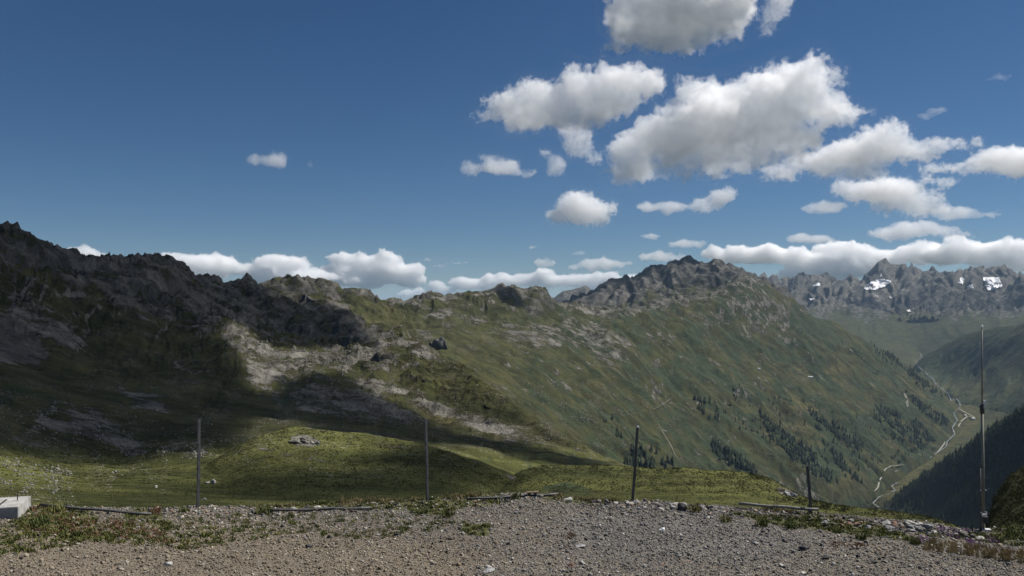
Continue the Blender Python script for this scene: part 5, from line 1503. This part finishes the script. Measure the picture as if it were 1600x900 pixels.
# separate stones
def stone(px, py, w, h, mat, label, name='stone', group=None, seed=0, flat=None):
    rng = np.random.default_rng(900 + seed)
    p = gp(px, py); s = np.linalg.norm(p - EYE) / F_PX
    V, F = rock_shape(rng, 3, 1.0, 12, 0.09)
    V = V / np.abs(V).max(0)
    a = w * s * 0.5; hh = h * s * 0.5
    t = rng.uniform(0, 3.14)
    o = link(name, mesh_np(name, V * np.array([a, a * 0.75, hh]), tris=F, smooth=False), mat)
    o.location = (p[0], p[1], p[2] + hh * 0.55)
    o.rotation_euler = (rng.normal(0, 0.12), rng.normal(0, 0.12), rng.uniform(-0.5, 0.5))
    return tag(o, label, 'stone', group)
HERO = [
 (262, 884, 13, 10, M_WHITEROCK, 'white quartz lump lying alone on the brown gravel'), (483, 855, 13, 6, M_DARKROCK, 'black flat stone lying in the gravel between the first two posts'),
 (1066, 797, 17, 14, M_DARKROCK, 'dark upright pointed stone at the ledge right of the third post'), (22, 868, 8, 5, M_DARKROCK, 'small dark stone on the brown gravel below the concrete block'),
 (148, 833, 11, 4, M_REDROCK, 'flat reddish stone on the brown gravel below the first rail'), (907, 855, 17, 6, M_GREYROCK, 'flat blue-grey slab in the middle of the gravel'),
 (1257, 859, 16, 7, M_DARKROCK, 'dark stone in the grey gravel below the fourth post'), (1290, 873, 12, 6, M_DARKROCK, 'smaller dark stone nearer than the one below the fourth post'),
 (620, 837, 12, 6, M_DARKROCK, 'dark stone casting a shadow below the second rail'), (1035, 830, 11, 7, M_WHITEROCK, 'pale stone standing out of the grey gravel below the third post'),
 (893, 886, 12, 8, M_REDROCK, 'rusty stone near the lower edge of the gravel'), (880, 893, 10, 7, M_PALEROCK, 'pale stone touching the rusty stone'), (910, 882, 10, 7, M_PALEROCK, 'pale rounded stone just beyond the rusty stone'),
 (762, 893, 22, 6, M_GREYROCK, 'long grey slab near the lower edge of the gravel'), (1180, 850, 14, 5, M_GREYROCK, 'flat grey slab in the gravel before the grassy bank'), (885, 783, 18, 7, M_PALEROCK, 'pale flat slab on the ledge beside the board'),
 (497, 795, 17, 6, M_PALEROCK, 'pale flat slab on the ledge above the second rail'), (457, 796, 11, 5, M_PALEROCK, 'small pale slab at the left part of the second rail'), (1052, 790, 16, 6, M_PALEROCK, 'pale slab leaning beside the dark pointed stone'),
 (1110, 795, 12, 8, M_GREYROCK, 'grey block on the ledge between the pointed stone and the last rail'), (985, 787, 15, 4, M_PALEROCK, 'pale slab at the foot of the third post'), (783, 782, 11, 8, M_DARKROCK, 'dark stone under the third rail'),
 (948, 786, 9, 8, M_GREYROCK, 'small grey stone on the ledge left of the third post'), (1266, 801, 9, 7, M_PALEROCK, 'pale stone wedged at the foot of the fourth post'), (1420, 820, 26, 9, M_PALEROCK, 'broad pale slab lying on top of the stony bank'),
 (1385, 819, 18, 8, M_GREYROCK, 'grey slab left of the broad pale slab on the bank'), (1450, 826, 17, 9, M_GREYROCK, 'grey slab right of the broad pale slab on the bank'), (1490, 870, 12, 6, M_DARKROCK, 'dark stone in the gravel below the mast'),
 (1365, 880, 14, 5, M_DARKROCK, 'dark flat stone near the lower edge of the grey gravel'), (1220, 885, 10, 6, M_PALEROCK, 'pale stone near the lower edge of the grey gravel'), (835, 778, 10, 5, M_GREYROCK, 'grey stone propping up the board on the ledge'),
]
for i, (x, y, w, h, m, lab) in enumerate(HERO): stone(x, y, w, h, m, lab, seed=i)
def stone_groups():
    rng = np.random.default_rng(55); mats = [M_GREYROCK, M_GREYROCK, M_PALEROCK, M_BOULDER, M_REDROCK, M_DARKROCK]
    k = 100
    def run(n, fx, label, group, lo, hi):
        nonlocal k
        for _ in range(n):
            x, y = fx(); w = lo + (hi - lo) * rng.random() ** 2
            j = rng.integers(0, 6); word = ('grey', 'grey', 'pale', 'brownish grey', 'rusty', 'dark')[j]
            stone(x, y, w, w * rng.uniform(0.35, 0.7), mats[j], word + ' ' + label, group=word + ' ' + group, seed=k); k += 1
    def bank():
        t = rng.random(); return 1290 + 230 * t + rng.normal(0, 8), 808 + 24 * t + rng.uniform(0, 14) 
    run(70, bank, 'angular stone of the stony bank between fourth post and mast', 'stones of the bank between post and mast', 6, 15)
    def rim():
        x = rng.uniform(960, 1160); return x, interp(EDGE, x) + rng.uniform(2, 14)
    run(34, rim, 'angular stone on the rubbly ledge right of the third post', 'stones of the rubbly ledge', 5, 12)
    def rim2():
        x = rng.uniform(240, 940); return x, interp(EDGE, x) + rng.uniform(2, 12)
    run(40, rim2, 'small stone along the ledge between the first and third posts', 'stones along the ledge', 4, 9)
    def right():
        x = rng.uniform(1340, 1600); return x, rng.uniform(845, 898)
    run(30, right, 'stone strewn over the gravel in the lower right corner', 'stones strewn at the lower right', 4, 10)
    def mid():
        return rng.uniform(560, 1330), rng.uniform(815, 898)
    run(60, mid, 'small stone sticking out of the gravel in the middle of the plateau', 'small stones in the gravel', 3.5, 8)
stone_groups()

# plants
def grass_mat(name, lo, hi):
    k = NT(name)
    oi = k.node('ShaderNodeObjectInfo').outputs['Random']
    k.color(k.mix(oi, lo, hi)); k.b.inputs['Roughness'].default_value = 0.7
    return k.m
M_GRASS = grass_mat('green_grass', (0.070, 0.090, 0.022), (0.140, 0.138, 0.040))
M_DRY = grass_mat('dry_grass', (0.20, 0.155, 0.075), (0.32, 0.26, 0.14))
M_HERB = grass_mat('low_herbs', (0.075, 0.095, 0.028), (0.17, 0.165, 0.05))
M_SORREL = grass_mat('reddish_herbs', (0.15, 0.075, 0.045), (0.22, 0.13, 0.075))
M_THYME = grass_mat('purple_flowers', (0.16, 0.085, 0.16), (0.27, 0.17, 0.28))
def tuft_mesh(name, rng, blades, height, spread, mat, width=0.012, lean=0.6):
    V, F = [], []
    for _ in range(blades):
        a = rng.uniform(0, 6.28); b = rng.uniform(0, 6.28); r0 = spread * math.sqrt(rng.random())
        h = height * rng.uniform(0.5, 1.1); l = lean * rng.random() * h
        p = np.array([r0 * math.cos(b), r0 * math.sin(b), 0]); d = np.array([math.cos(a), math.sin(a), 0]); s = np.array([-d[1], d[0], 0]) * width
        i = len(V)
        V += [p - s, p + s, p + d * l * 0.35 + s * 0.7 + [0, 0, h * 0.6], p + d * l * 0.35 - s * 0.7 + [0, 0, h * 0.6], p + d * l + [0, 0, h]]
        F += [(i, i + 1, i + 2), (i, i + 2, i + 3), (i + 3, i + 2, i + 4)]
    me = mesh_np(name, np.array(V), tris=np.array(F), smooth=False); me.materials.append(mat)
    return me
def plants():
    rng = np.random.default_rng(61)
    def points(polys, n, soft=6):
        P = []
        for pl in polys:
            a = np.array(pl); lo, hi = a.min(0), a.max(0)
            area = (hi - lo).prod()
            P.append((pl, area))
        tot = sum(a for _, a in P); out = []
        for pl, a in P:
            k = int(n * a / tot) + 1; arr = np.array(pl); lo, hi = arr.min(0), arr.max(0); t = 0
            while k > 0 and t < 60:
                q = rng.uniform(lo, hi, (k * 3, 2)); q = q[in_poly(q[:, 0], q[:, 1], pl)]
                q = q[rng.random(len(q)) < 0.15 + sstep(-0.15, 0.25, nz(q[:, 0], q[:, 1] * 2, 14, 131))][:k]
                out.append(q); k -= len(q); t += 1
        q = np.concatenate(out)
        q[:, 1] = np.maximum(q[:, 1], interp(EDGE, q[:, 0]) + 1.5)
        # onto the plateau
        r = np.linspace(8, 16.5, 700)
        res = []
        for x, y in q:
            Q = at(np.full_like(r, x), np.full_like(r, y), r)
            h = Q[:, 2] <= plate_z(Q[:, 0], Q[:, 1])
            if h.any():
                p = Q[np.argmax(h)]; res.append((p[0], p[1], plate_z(p[0], p[1]) - 0.004))
        return np.array(res)
    def go(name, pts, var, lo, hi):
        n = len(pts); s = rng.uniform(lo, hi, n)
        scatter(name, pts, np.column_stack([rng.normal(0, 0.1, n), rng.normal(0, 0.1, n), rng.uniform(0, 6.28, n)]), np.column_stack([s, s, s * rng.uniform(0.7, 1.2, n)]), var)
    gv = [tuft_mesh('grass_blades', rng, 26, 0.05, 0.05, M_GRASS, 0.004) for _ in range(4)]
    hv = [tuft_mesh('herb_leaves', rng, 30, 0.035, 0.05, M_HERB, 0.007, 1.2) for _ in range(4)]
    dv = [tuft_mesh('dry_blades', rng, 22, 0.09, 0.035, M_DRY, 0.0028, 0.5) for _ in range(4)]
    sv = [tuft_mesh('sorrel_leaves', rng, 24, 0.04, 0.05, M_SORREL, 0.006, 1.0) for _ in range(3)]
    tv = [tuft_mesh('thyme_flowers', rng, 36, 0.03, 0.06, M_THYME, 0.006, 1.2) for _ in range(3)]
    go('green_grass', points(VEG + [[(0, 812), (700, 800), (720, 825), (560, 846), (420, 830), (300, 862), (150, 848), (0, 870)]], 1450), gv, 0.6, 1.2)
    go('low_herbs', points(VEG + [[(0, 815), (250, 815), (500, 830), (300, 860), (160, 845), (0, 866)]], 1000), hv, 0.6, 1.3)
    go('dry_grass', points([[(530, 775), (660, 778), (650, 790), (530, 792)], [(850, 766), (960, 768), (960, 784), (860, 780)], [(395, 788), (460, 786), (460, 800), (395, 803)], [(690, 768), (760, 766), (760, 780), (690, 784)], [(1080, 784), (1110, 786), (1110, 800), (1085, 800)],
                           [(1190, 790), (1240, 795), (1240, 805), (1190, 802)], [(1440, 845), (1600, 862), (1600, 880), (1440, 860)]], 520), dv, 0.6, 1.15)
    go('reddish_herbs', points([[(50, 790), (110, 800), (90, 812), (45, 806)], [(100, 805), (230, 820), (280, 850), (140, 840), (30, 830)], [(1300, 845), (1350, 850), (1340, 858), (1300, 855)], [(880, 830), (900, 832), (895, 845), (880, 842)]], 330), sv, 0.5, 1.1)
    go('purple_flowers', points([[(1462, 824), (1512, 828), (1515, 840), (1490, 840), (1466, 834)], [(1512, 842), (1534, 845), (1530, 856), (1512, 852)], [(1420, 838), (1450, 840), (1445, 850), (1420, 846)], [(1540, 838), (1565, 842), (1560, 850), (1545, 848)]], 230), tv, 0.5, 1.0)
    # tufts one can pick out
    TUFTS = [(63, 820, 0.17, 'dense dark green tuft in front of the concrete block', M_GRASS), (88, 800, 0.15, 'light green leafy tuft at the left part of the first rail', M_HERB), (120, 838, 0.08, 'small green tuft on the brown gravel below the first rail', M_GRASS),
             (170, 841, 0.07, 'smaller green tuft right of the one below the first rail', M_GRASS), (288, 801, 0.10, 'green tuft at the ledge just left of the first post', M_HERB), (414, 803, 0.16, 'olive tuft at the left end of the second rail', M_GRASS), (242, 803, 0.13, 'brownish tuft past the right end of the first rail', M_SORREL),
             (536, 788, 0.17, 'tall dry grass tuft at the right end of the second rail', M_DRY), (700, 806, 0.13, 'bright green tuft on the gravel below the second post', M_GRASS), (660, 803, 0.09, 'low green tuft left of the bright green one', M_GRASS), (806, 779, 0.12, 'green tuft behind the third rail', M_GRASS),
             (1085, 800, 0.15, 'olive tuft right of the dark pointed stone', M_GRASS), (1212, 797, 0.18, 'thin dry grass stalks behind the last rail', M_DRY), (1135, 815, 0.12, 'bright green tuft at the start of the grassy bank', M_GRASS), (1190, 822, 0.12, 'green tuft below the last rail', M_GRASS), (1236, 826, 0.12, 'bright green tuft below the fourth post', M_GRASS),
             (1345, 842, 0.10, 'green tuft at the lower rim of the stony bank', M_HERB), (1585, 838, 0.20, 'thick green tuft at the foot of the rocky knoll', M_GRASS), (1430, 850, 0.10, 'yellowish tuft at the lower rim of the stony bank', M_HERB), (320, 838, 0.08, 'faint brown-green tuft on the gravel below the first post', M_HERB)]
    for i, (x, y, h, lab, m) in enumerate(TUFTS):
        q = np.random.default_rng(700 + i)
        o = link('grass_tuft', tuft_mesh('grass_tuft', q, 90 if m is not M_DRY else 34, h, h * 0.75 if m is not M_DRY else h * 0.35, m, 0.005 if m is not M_DRY else 0.003, 0.8))
        p = gp(x, y); o.location = p
        tag(o, lab, 'grass tuft')
plants()

# ------------------------------------------------------------------ posts, rails, block, mast
def tube_between(bm, a, b, ra, rb, seg=10, cap=True):
    a, b = Vector(a), Vector(b); d = (b - a).normalized()
    u = d.orthogonal().normalized(); w = d.cross(u)
    A = [bm.verts.new(a + (u * math.cos(t) + w * math.sin(t)) * ra) for t in np.linspace(0, 2 * math.pi, seg + 1)[:seg]]
    B = [bm.verts.new(b + (u * math.cos(t) + w * math.sin(t)) * rb) for t in np.linspace(0, 2 * math.pi, seg + 1)[:seg]]
    for i in range(seg): bm.faces.new([A[i], A[(i + 1) % seg], B[(i + 1) % seg], B[i]])
    if cap: bm.faces.new(A[::-1]); bm.faces.new(B)
def box_bm(bm, c, dx, dy, dz, rz=0.0, bev=0.0):
    r = bmesh.ops.create_cube(bm, size=1)
    M = Matrix.Translation(Vector(c)) @ Matrix.Rotation(rz, 4, 'Z') @ Matrix.Diagonal((dx, dy, dz, 1))
    bmesh.ops.transform(bm, matrix=M, verts=r['verts'])
    if bev:
        bmesh.ops.bevel(bm, geom=list({e for v in r['verts'] for e in v.link_edges}), offset=bev, segments=2, affect='EDGES')
M_POST = flat_mat('weathered_steel', (0.10, 0.097, 0.097), 0.3, 18, 0.6, 0.4)
M_POSTD = flat_mat('dark_weathered_steel', (0.075, 0.072, 0.07), 0.3, 18, 0.6, 0.4)  # darker steel; on the two right posts it paints in their backlit shade
M_TIP = flat_mat('pale_metal', (0.6, 0.6, 0.6), 0.1, 20, 0.5, 0.5)
M_RAIL = flat_mat('grey_rail', (0.075, 0.074, 0.074), 0.3, 14, 0.6, 0.4)
def post(bx, by, tx, ty, w, rz, mat, label, tip=False):
    p = gp(bx, by)
    r = math.hypot(p[0], p[1])
    t = at(tx, ty, r) - p
    e = empty('post', p, label, 'post', 'thin posts along the ledge')
    s = r / F_PX * w / 2
    bm = bmesh.new()
    # angle-iron section: two flanges
    prof = [(-1, -1), (1, -1), (1, -0.55), (-0.55, -0.55), (-0.55, 1), (-1, 1)]
    rings = []
    for f in np.linspace(-0.06, 1, 9):
        c = Vector(t * f) + Vector((0.004 * math.sin(5 * f), 0, 0))
        ring = []
        for x, y in prof:
            q = Matrix.Rotation(rz, 2) @ Vector((x * s, y * s))
            ring.append(bm.verts.new(c + Vector((q.x, q.y, 0))))
        rings.append(ring)
    n = len(prof)
    for a, b in zip(rings[:-1], rings[1:]):
        for i in range(n): bm.faces.new([a[i], a[(i + 1) % n], b[(i + 1) % n], b[i]])
    bm.faces.new(rings[0][::-1]); bm.faces.new(rings[-1])
    bmesh.ops.recalc_face_normals(bm, faces=bm.faces)
    from_bm('shaft', bm, mat, e)
    bm = bmesh.new()
    for f in (0.45, 0.72, 0.95):
        c = t * f
        tube_between(bm, c + np.array([-1.5 * s, -1.0 * s, 0]), c + np.array([1.5 * s, -1.0 * s, 0]), s * 0.3, s * 0.3, 6)
    from_bm('bolt', bm, mat, e)
    if tip:
        bm = bmesh.new(); tube_between(bm, t, t * 1.0 + np.array([0, 0, 0.025]), s * 1.1, s * 0.9, 8)
        from_bm('cap', bm, M_TIP, e)
post(309, 793, 311.5, 655, 3.7, R_(38), M_POST, 'first upright grey post, standing against the sunlit meadow at the left')
post(668, 785, 665.5, 656, 3.5, R_(35), M_POST, 'second upright grey post, standing against the dark knoll')
post(988, 783, 996.5, 668, 3.5, R_(5), M_POSTD, 'leaning dark post with a pale tip, standing before the green meadow', True)
post(1266.5, 799, 1262, 728, 3.4, R_(3), M_POSTD, 'shortest dark post, standing at the right end of the last rail')
def rail(a, b, w, label, mat=M_RAIL, lift=0.02):
    p, q = gp(*a), gp(*b)
    n = 9; pts = [p + (q - p) * k / (n - 1) for k in range(n)]
    s = np.hypot(p[0], p[1]) / F_PX * w / 2
    bm = bmesh.new()
    for k in range(n):
        g = plate_z(pts[k][0], pts[k][1])
        pts[k][2] = max(pts[k][2] + s + lift, g + s * 0.8) + 0.006 * math.sin(k * 1.7)
    prev = None
    for k, c in enumerate(pts):
        d = Vector(q - p).normalized(); u = Vector((-d.y, d.x, 0)).normalized(); w_ = Vector((0, 0, 1))
        ring = [bm.verts.new(Vector(c) + (u * math.cos(t) + w_ * math.sin(t)) * s) for t in np.linspace(0, 2 * math.pi, 11)[:10]]
        if prev:
            for i in range(10): bm.faces.new([prev[i], prev[(i + 1) % 10], ring[(i + 1) % 10], ring[i]])
        else: bm.faces.new(ring[::-1])
        prev = ring
    bm.faces.new(prev)
    bmesh.ops.recalc_face_normals(bm, faces=bm.faces)
    tag(from_bm('rail', bm, mat, smooth=True), label, 'rail', 'rails lying along the ledge')
rail((62, 793), (236, 808), 3.8, 'dark rail lying on the ledge beside the concrete block')
rail((420, 802), (580, 798), 4.0, 'grey rail lying on the ledge between the first and second posts')
rail((729, 785), (872, 777), 4.0, 'grey rail lying on the ledge between the second and third posts', lift=0.03)
rail((1154, 794), (1279, 804), 4.2, 'pale grey rail lying on the ledge at the foot of the fourth post', flat_mat('pale_rail', (0.19, 0.185, 0.17), 0.25, 14, 0.7, 0.3), 0.05)
def board():
    p = gp(832, 777.5); e = empty('board', p, 'short brown board propped up on a stone at the end of the third rail', 'board', rz=0.1)
    bm = bmesh.new(); box_bm(bm, (0, 0, 0.085), 0.20, 0.09, 0.018, 0, 0.002); from_bm('plank', bm, flat_mat('weathered_wood', (0.14, 0.10, 0.065), 0.35, 22), e)
    bm = bmesh.new(); box_bm(bm, (-0.05, 0, 0.035), 0.03, 0.06, 0.08, 0.3, 0.002); from_bm('support', bm, flat_mat('dark_wood', (0.07, 0.052, 0.038), 0.35, 22), e)
board()
def block():
    A = gp(28, 811); B = gp(48.5, 793)
    d = (B - A)[:2]; L = np.linalg.norm(d); d /= L
    f = np.array([-d[1], d[0]])           # along the front face, to the left
    if f[0] > 0: f = -f
    W = 1.1; H = 0.165
    e = empty('concrete_block', (A[0], A[1], A[2]), 'pale concrete foundation block with a short rod, at the left edge of the plateau', 'concrete block')
    k = NT('concrete'); tc = k.node('ShaderNodeTexCoord').outputs['Object']
    n = k.noise(tc, 6, 10, 0.65); n2 = k.noise(tc, 60, 5, 0.6)
    c = k.mix(k.ramp(n, 0.35, 0.65), (0.28, 0.272, 0.255), (0.44, 0.43, 0.405)); c = k.mix(k.math('MULTIPLY', k.ramp(n2, 0.5, 0.7), 0.6), c, (0.18, 0.17, 0.155)); c = k.mix(k.math('MULTIPLY', k.ramp(k.noise(tc, 2.2, 6, 0.7), 0.52, 0.68), 0.55), c, (0.15, 0.135, 0.11))
    k.color(c); k.bump(k.math('ADD', n, n2), 0.3, 0.02)
    bm = bmesh.new(); box_bm(bm, (0, 0, 0), W, L, H + 0.3, 0, 0.008)
    rz = math.atan2(d[1], d[0]) - math.pi / 2
    bmesh.ops.transform(bm, matrix=Matrix.Translation(Vector((d[0] * L / 2 + f[0] * W / 2, d[1] * L / 2 + f[1] * W / 2, H / 2 - 0.15))) @ Matrix.Rotation(rz, 4, 'Z'), verts=bm.verts)
    from_bm('body', bm, k.m, e)
    def loc(u, v): return np.array([d[0] * v * L + f[0] * u * W, d[1] * v * L + f[1] * u * W, H])
    bm = bmesh.new(); q = loc(0.24, 0.45); box_bm(bm, (q[0], q[1], H + 0.003), 0.022, L * 0.55, 0.012, rz); from_bm('slot_strip', bm, flat_mat('groove_shade', (0.03, 0.03, 0.03), 0.2), e)  # raised dark strip standing in for the shade inside a groove
    bm = bmesh.new(); q = loc(0.10, 0.62); tube_between(bm, (q[0], q[1], H - 0.02), (q[0], q[1], H + 0.09), 0.008, 0.008, 8); from_bm('rod', bm, M_POSTD, e)
block()
def mast():
    p = gp(1537, 829); r = math.hypot(p[0], p[1]); s = r / F_PX
    s = (p[1] * math.cos(PITCH)) / F_PX
    def z(py): return (829 - py) * s
    e = empty('mast', p, 'tall pale two-section mast with a white cap at the right end of the ledge', 'mast')
    M_LOW = flat_mat('olive_paint', (0.20, 0.195, 0.15), 0.15, 10, 0.5, 0.4); M_UP = flat_mat('brown_grey_paint', (0.22, 0.20, 0.175), 0.2, 10, 0.5, 0.4); M_W = flat_mat('white_plastic', (0.78, 0.78, 0.76), 0.05, 20, 0.5, 0.4)
    bm = bmesh.new(); tube_between(bm, (0, 0, -0.1), (0, 0, z(645)), 2.3 * s, 2.1 * s, 14); from_bm('lower_pole', bm, M_LOW, e, True)
    bm = bmesh.new(); tube_between(bm, (0, 0, z(646)), (0.012, 0, z(515)), 1.35 * s, 1.0 * s, 12); from_bm('upper_pole', bm, M_UP, e, True)
    bm = bmesh.new(); tube_between(bm, (0.012, 0, z(515)), (0.012, 0, z(510.5)), 2.0 * s, 1.4 * s, 12); from_bm('cap', bm, M_W, e, True)
    bm = bmesh.new(); tube_between(bm, (0, 0, z(648)), (0, 0, z(634)), 3.4 * s, 3.2 * s, 14); from_bm('collar', bm, M_POSTD, e, True)
    bm = bmesh.new(); box_bm(bm, (2.6 * s, -1.5 * s, z(630)), 3.0 * s, 3 * s, 6 * s, 0.2, 0.002); from_bm('bracket', bm, M_W, e)
    ex = -5.6 * s
    bm = bmesh.new(); tube_between(bm, (ex, -0.02, -0.08), (ex, -0.02, z(728)), 1.3 * s, 1.3 * s, 8); from_bm('side_rod', bm, M_POSTD, e, True)
    bm = bmesh.new(); box_bm(bm, (ex - 0.2 * s, -0.02, z(730)), 4.2 * s, 4 * s, 3.4 * s, 0, 0.002); from_bm('rod_cap', bm, M_POSTD, e)
    for py in (766, 800):
        bm = bmesh.new(); box_bm(bm, (ex / 2, -0.02, z(py)), 9 * s, 3 * s, 2.4 * s, 0, 0.002); c = from_bm('clamp', bm, M_POSTD, e)
        bm = bmesh.new()
        for x in (ex, 2.4 * s): tube_between(bm, (x, -4.2 * s, z(py)), (x, -2.4 * s, z(py)), 1.1 * s, 1.1 * s, 8)
        from_bm('bolt_head', bm, M_W, c)
    bm = bmesh.new(); box_bm(bm, (2 * s, -1.5 * s, z(812)), 8 * s, 6 * s, 10 * s, 0.1, 0.004); from_bm('base_housing', bm, M_POSTD, e)
    bm = bmesh.new(); box_bm(bm, (-1.5 * s, -5.4 * s, z(804)), 8 * s, 2 * s, 4 * s, 0.1, 0.003); from_bm('white_plate', bm, M_W, e)
    bm = bmesh.new(); box_bm(bm, (2.5 * s, -3 * s, z(828)), 13 * s, 9 * s, 4.5 * s, -0.1, 0.003); from_bm('foot', bm, M_TIP, e)
    q = gp(1520, 831)
    bm = bmesh.new(); tube_between(bm, (0, 0, -0.08), (-2.6 * s, 0, 47 * s), 0.9 * s, 0.9 * s, 8)
    o = from_bm('rod', bm, M_POSTD, None, True); o.location = q; tag(o, 'thin dark rod stuck in the ground beside the mast', 'rod')
mast()
# ------------------------------------------------------------------ air
def haze():
    bm = bmesh.new()
    bmesh.ops.create_cube(bm, size=1.0)
    x0, x1, y0, y1, z0, z1 = -62000, 62000, -62000, 62000, -1055, 735
    for v in bm.verts:
        v.co = ((x0 + x1) / 2 + v.co.x * (x1 - x0), (y0 + y1) / 2 + v.co.y * (y1 - y0), (z0 + z1) / 2 + v.co.z * (z1 - z0))
    k = NT('thin_air'); k.n.remove(k.b)
    vol = k.node('ShaderNodeVolumePrincipled')
    vol.inputs['Color'].default_value = (0.5, 0.72, 1.0, 1)
    vol.inputs['Density'].default_value = HAZE
    k.l.new(vol.outputs[0], k.out.inputs['Volume'])
    tag(from_bm('haze', bm, k.m), kind='stuff')
HAZE = 1.4e-5
haze()
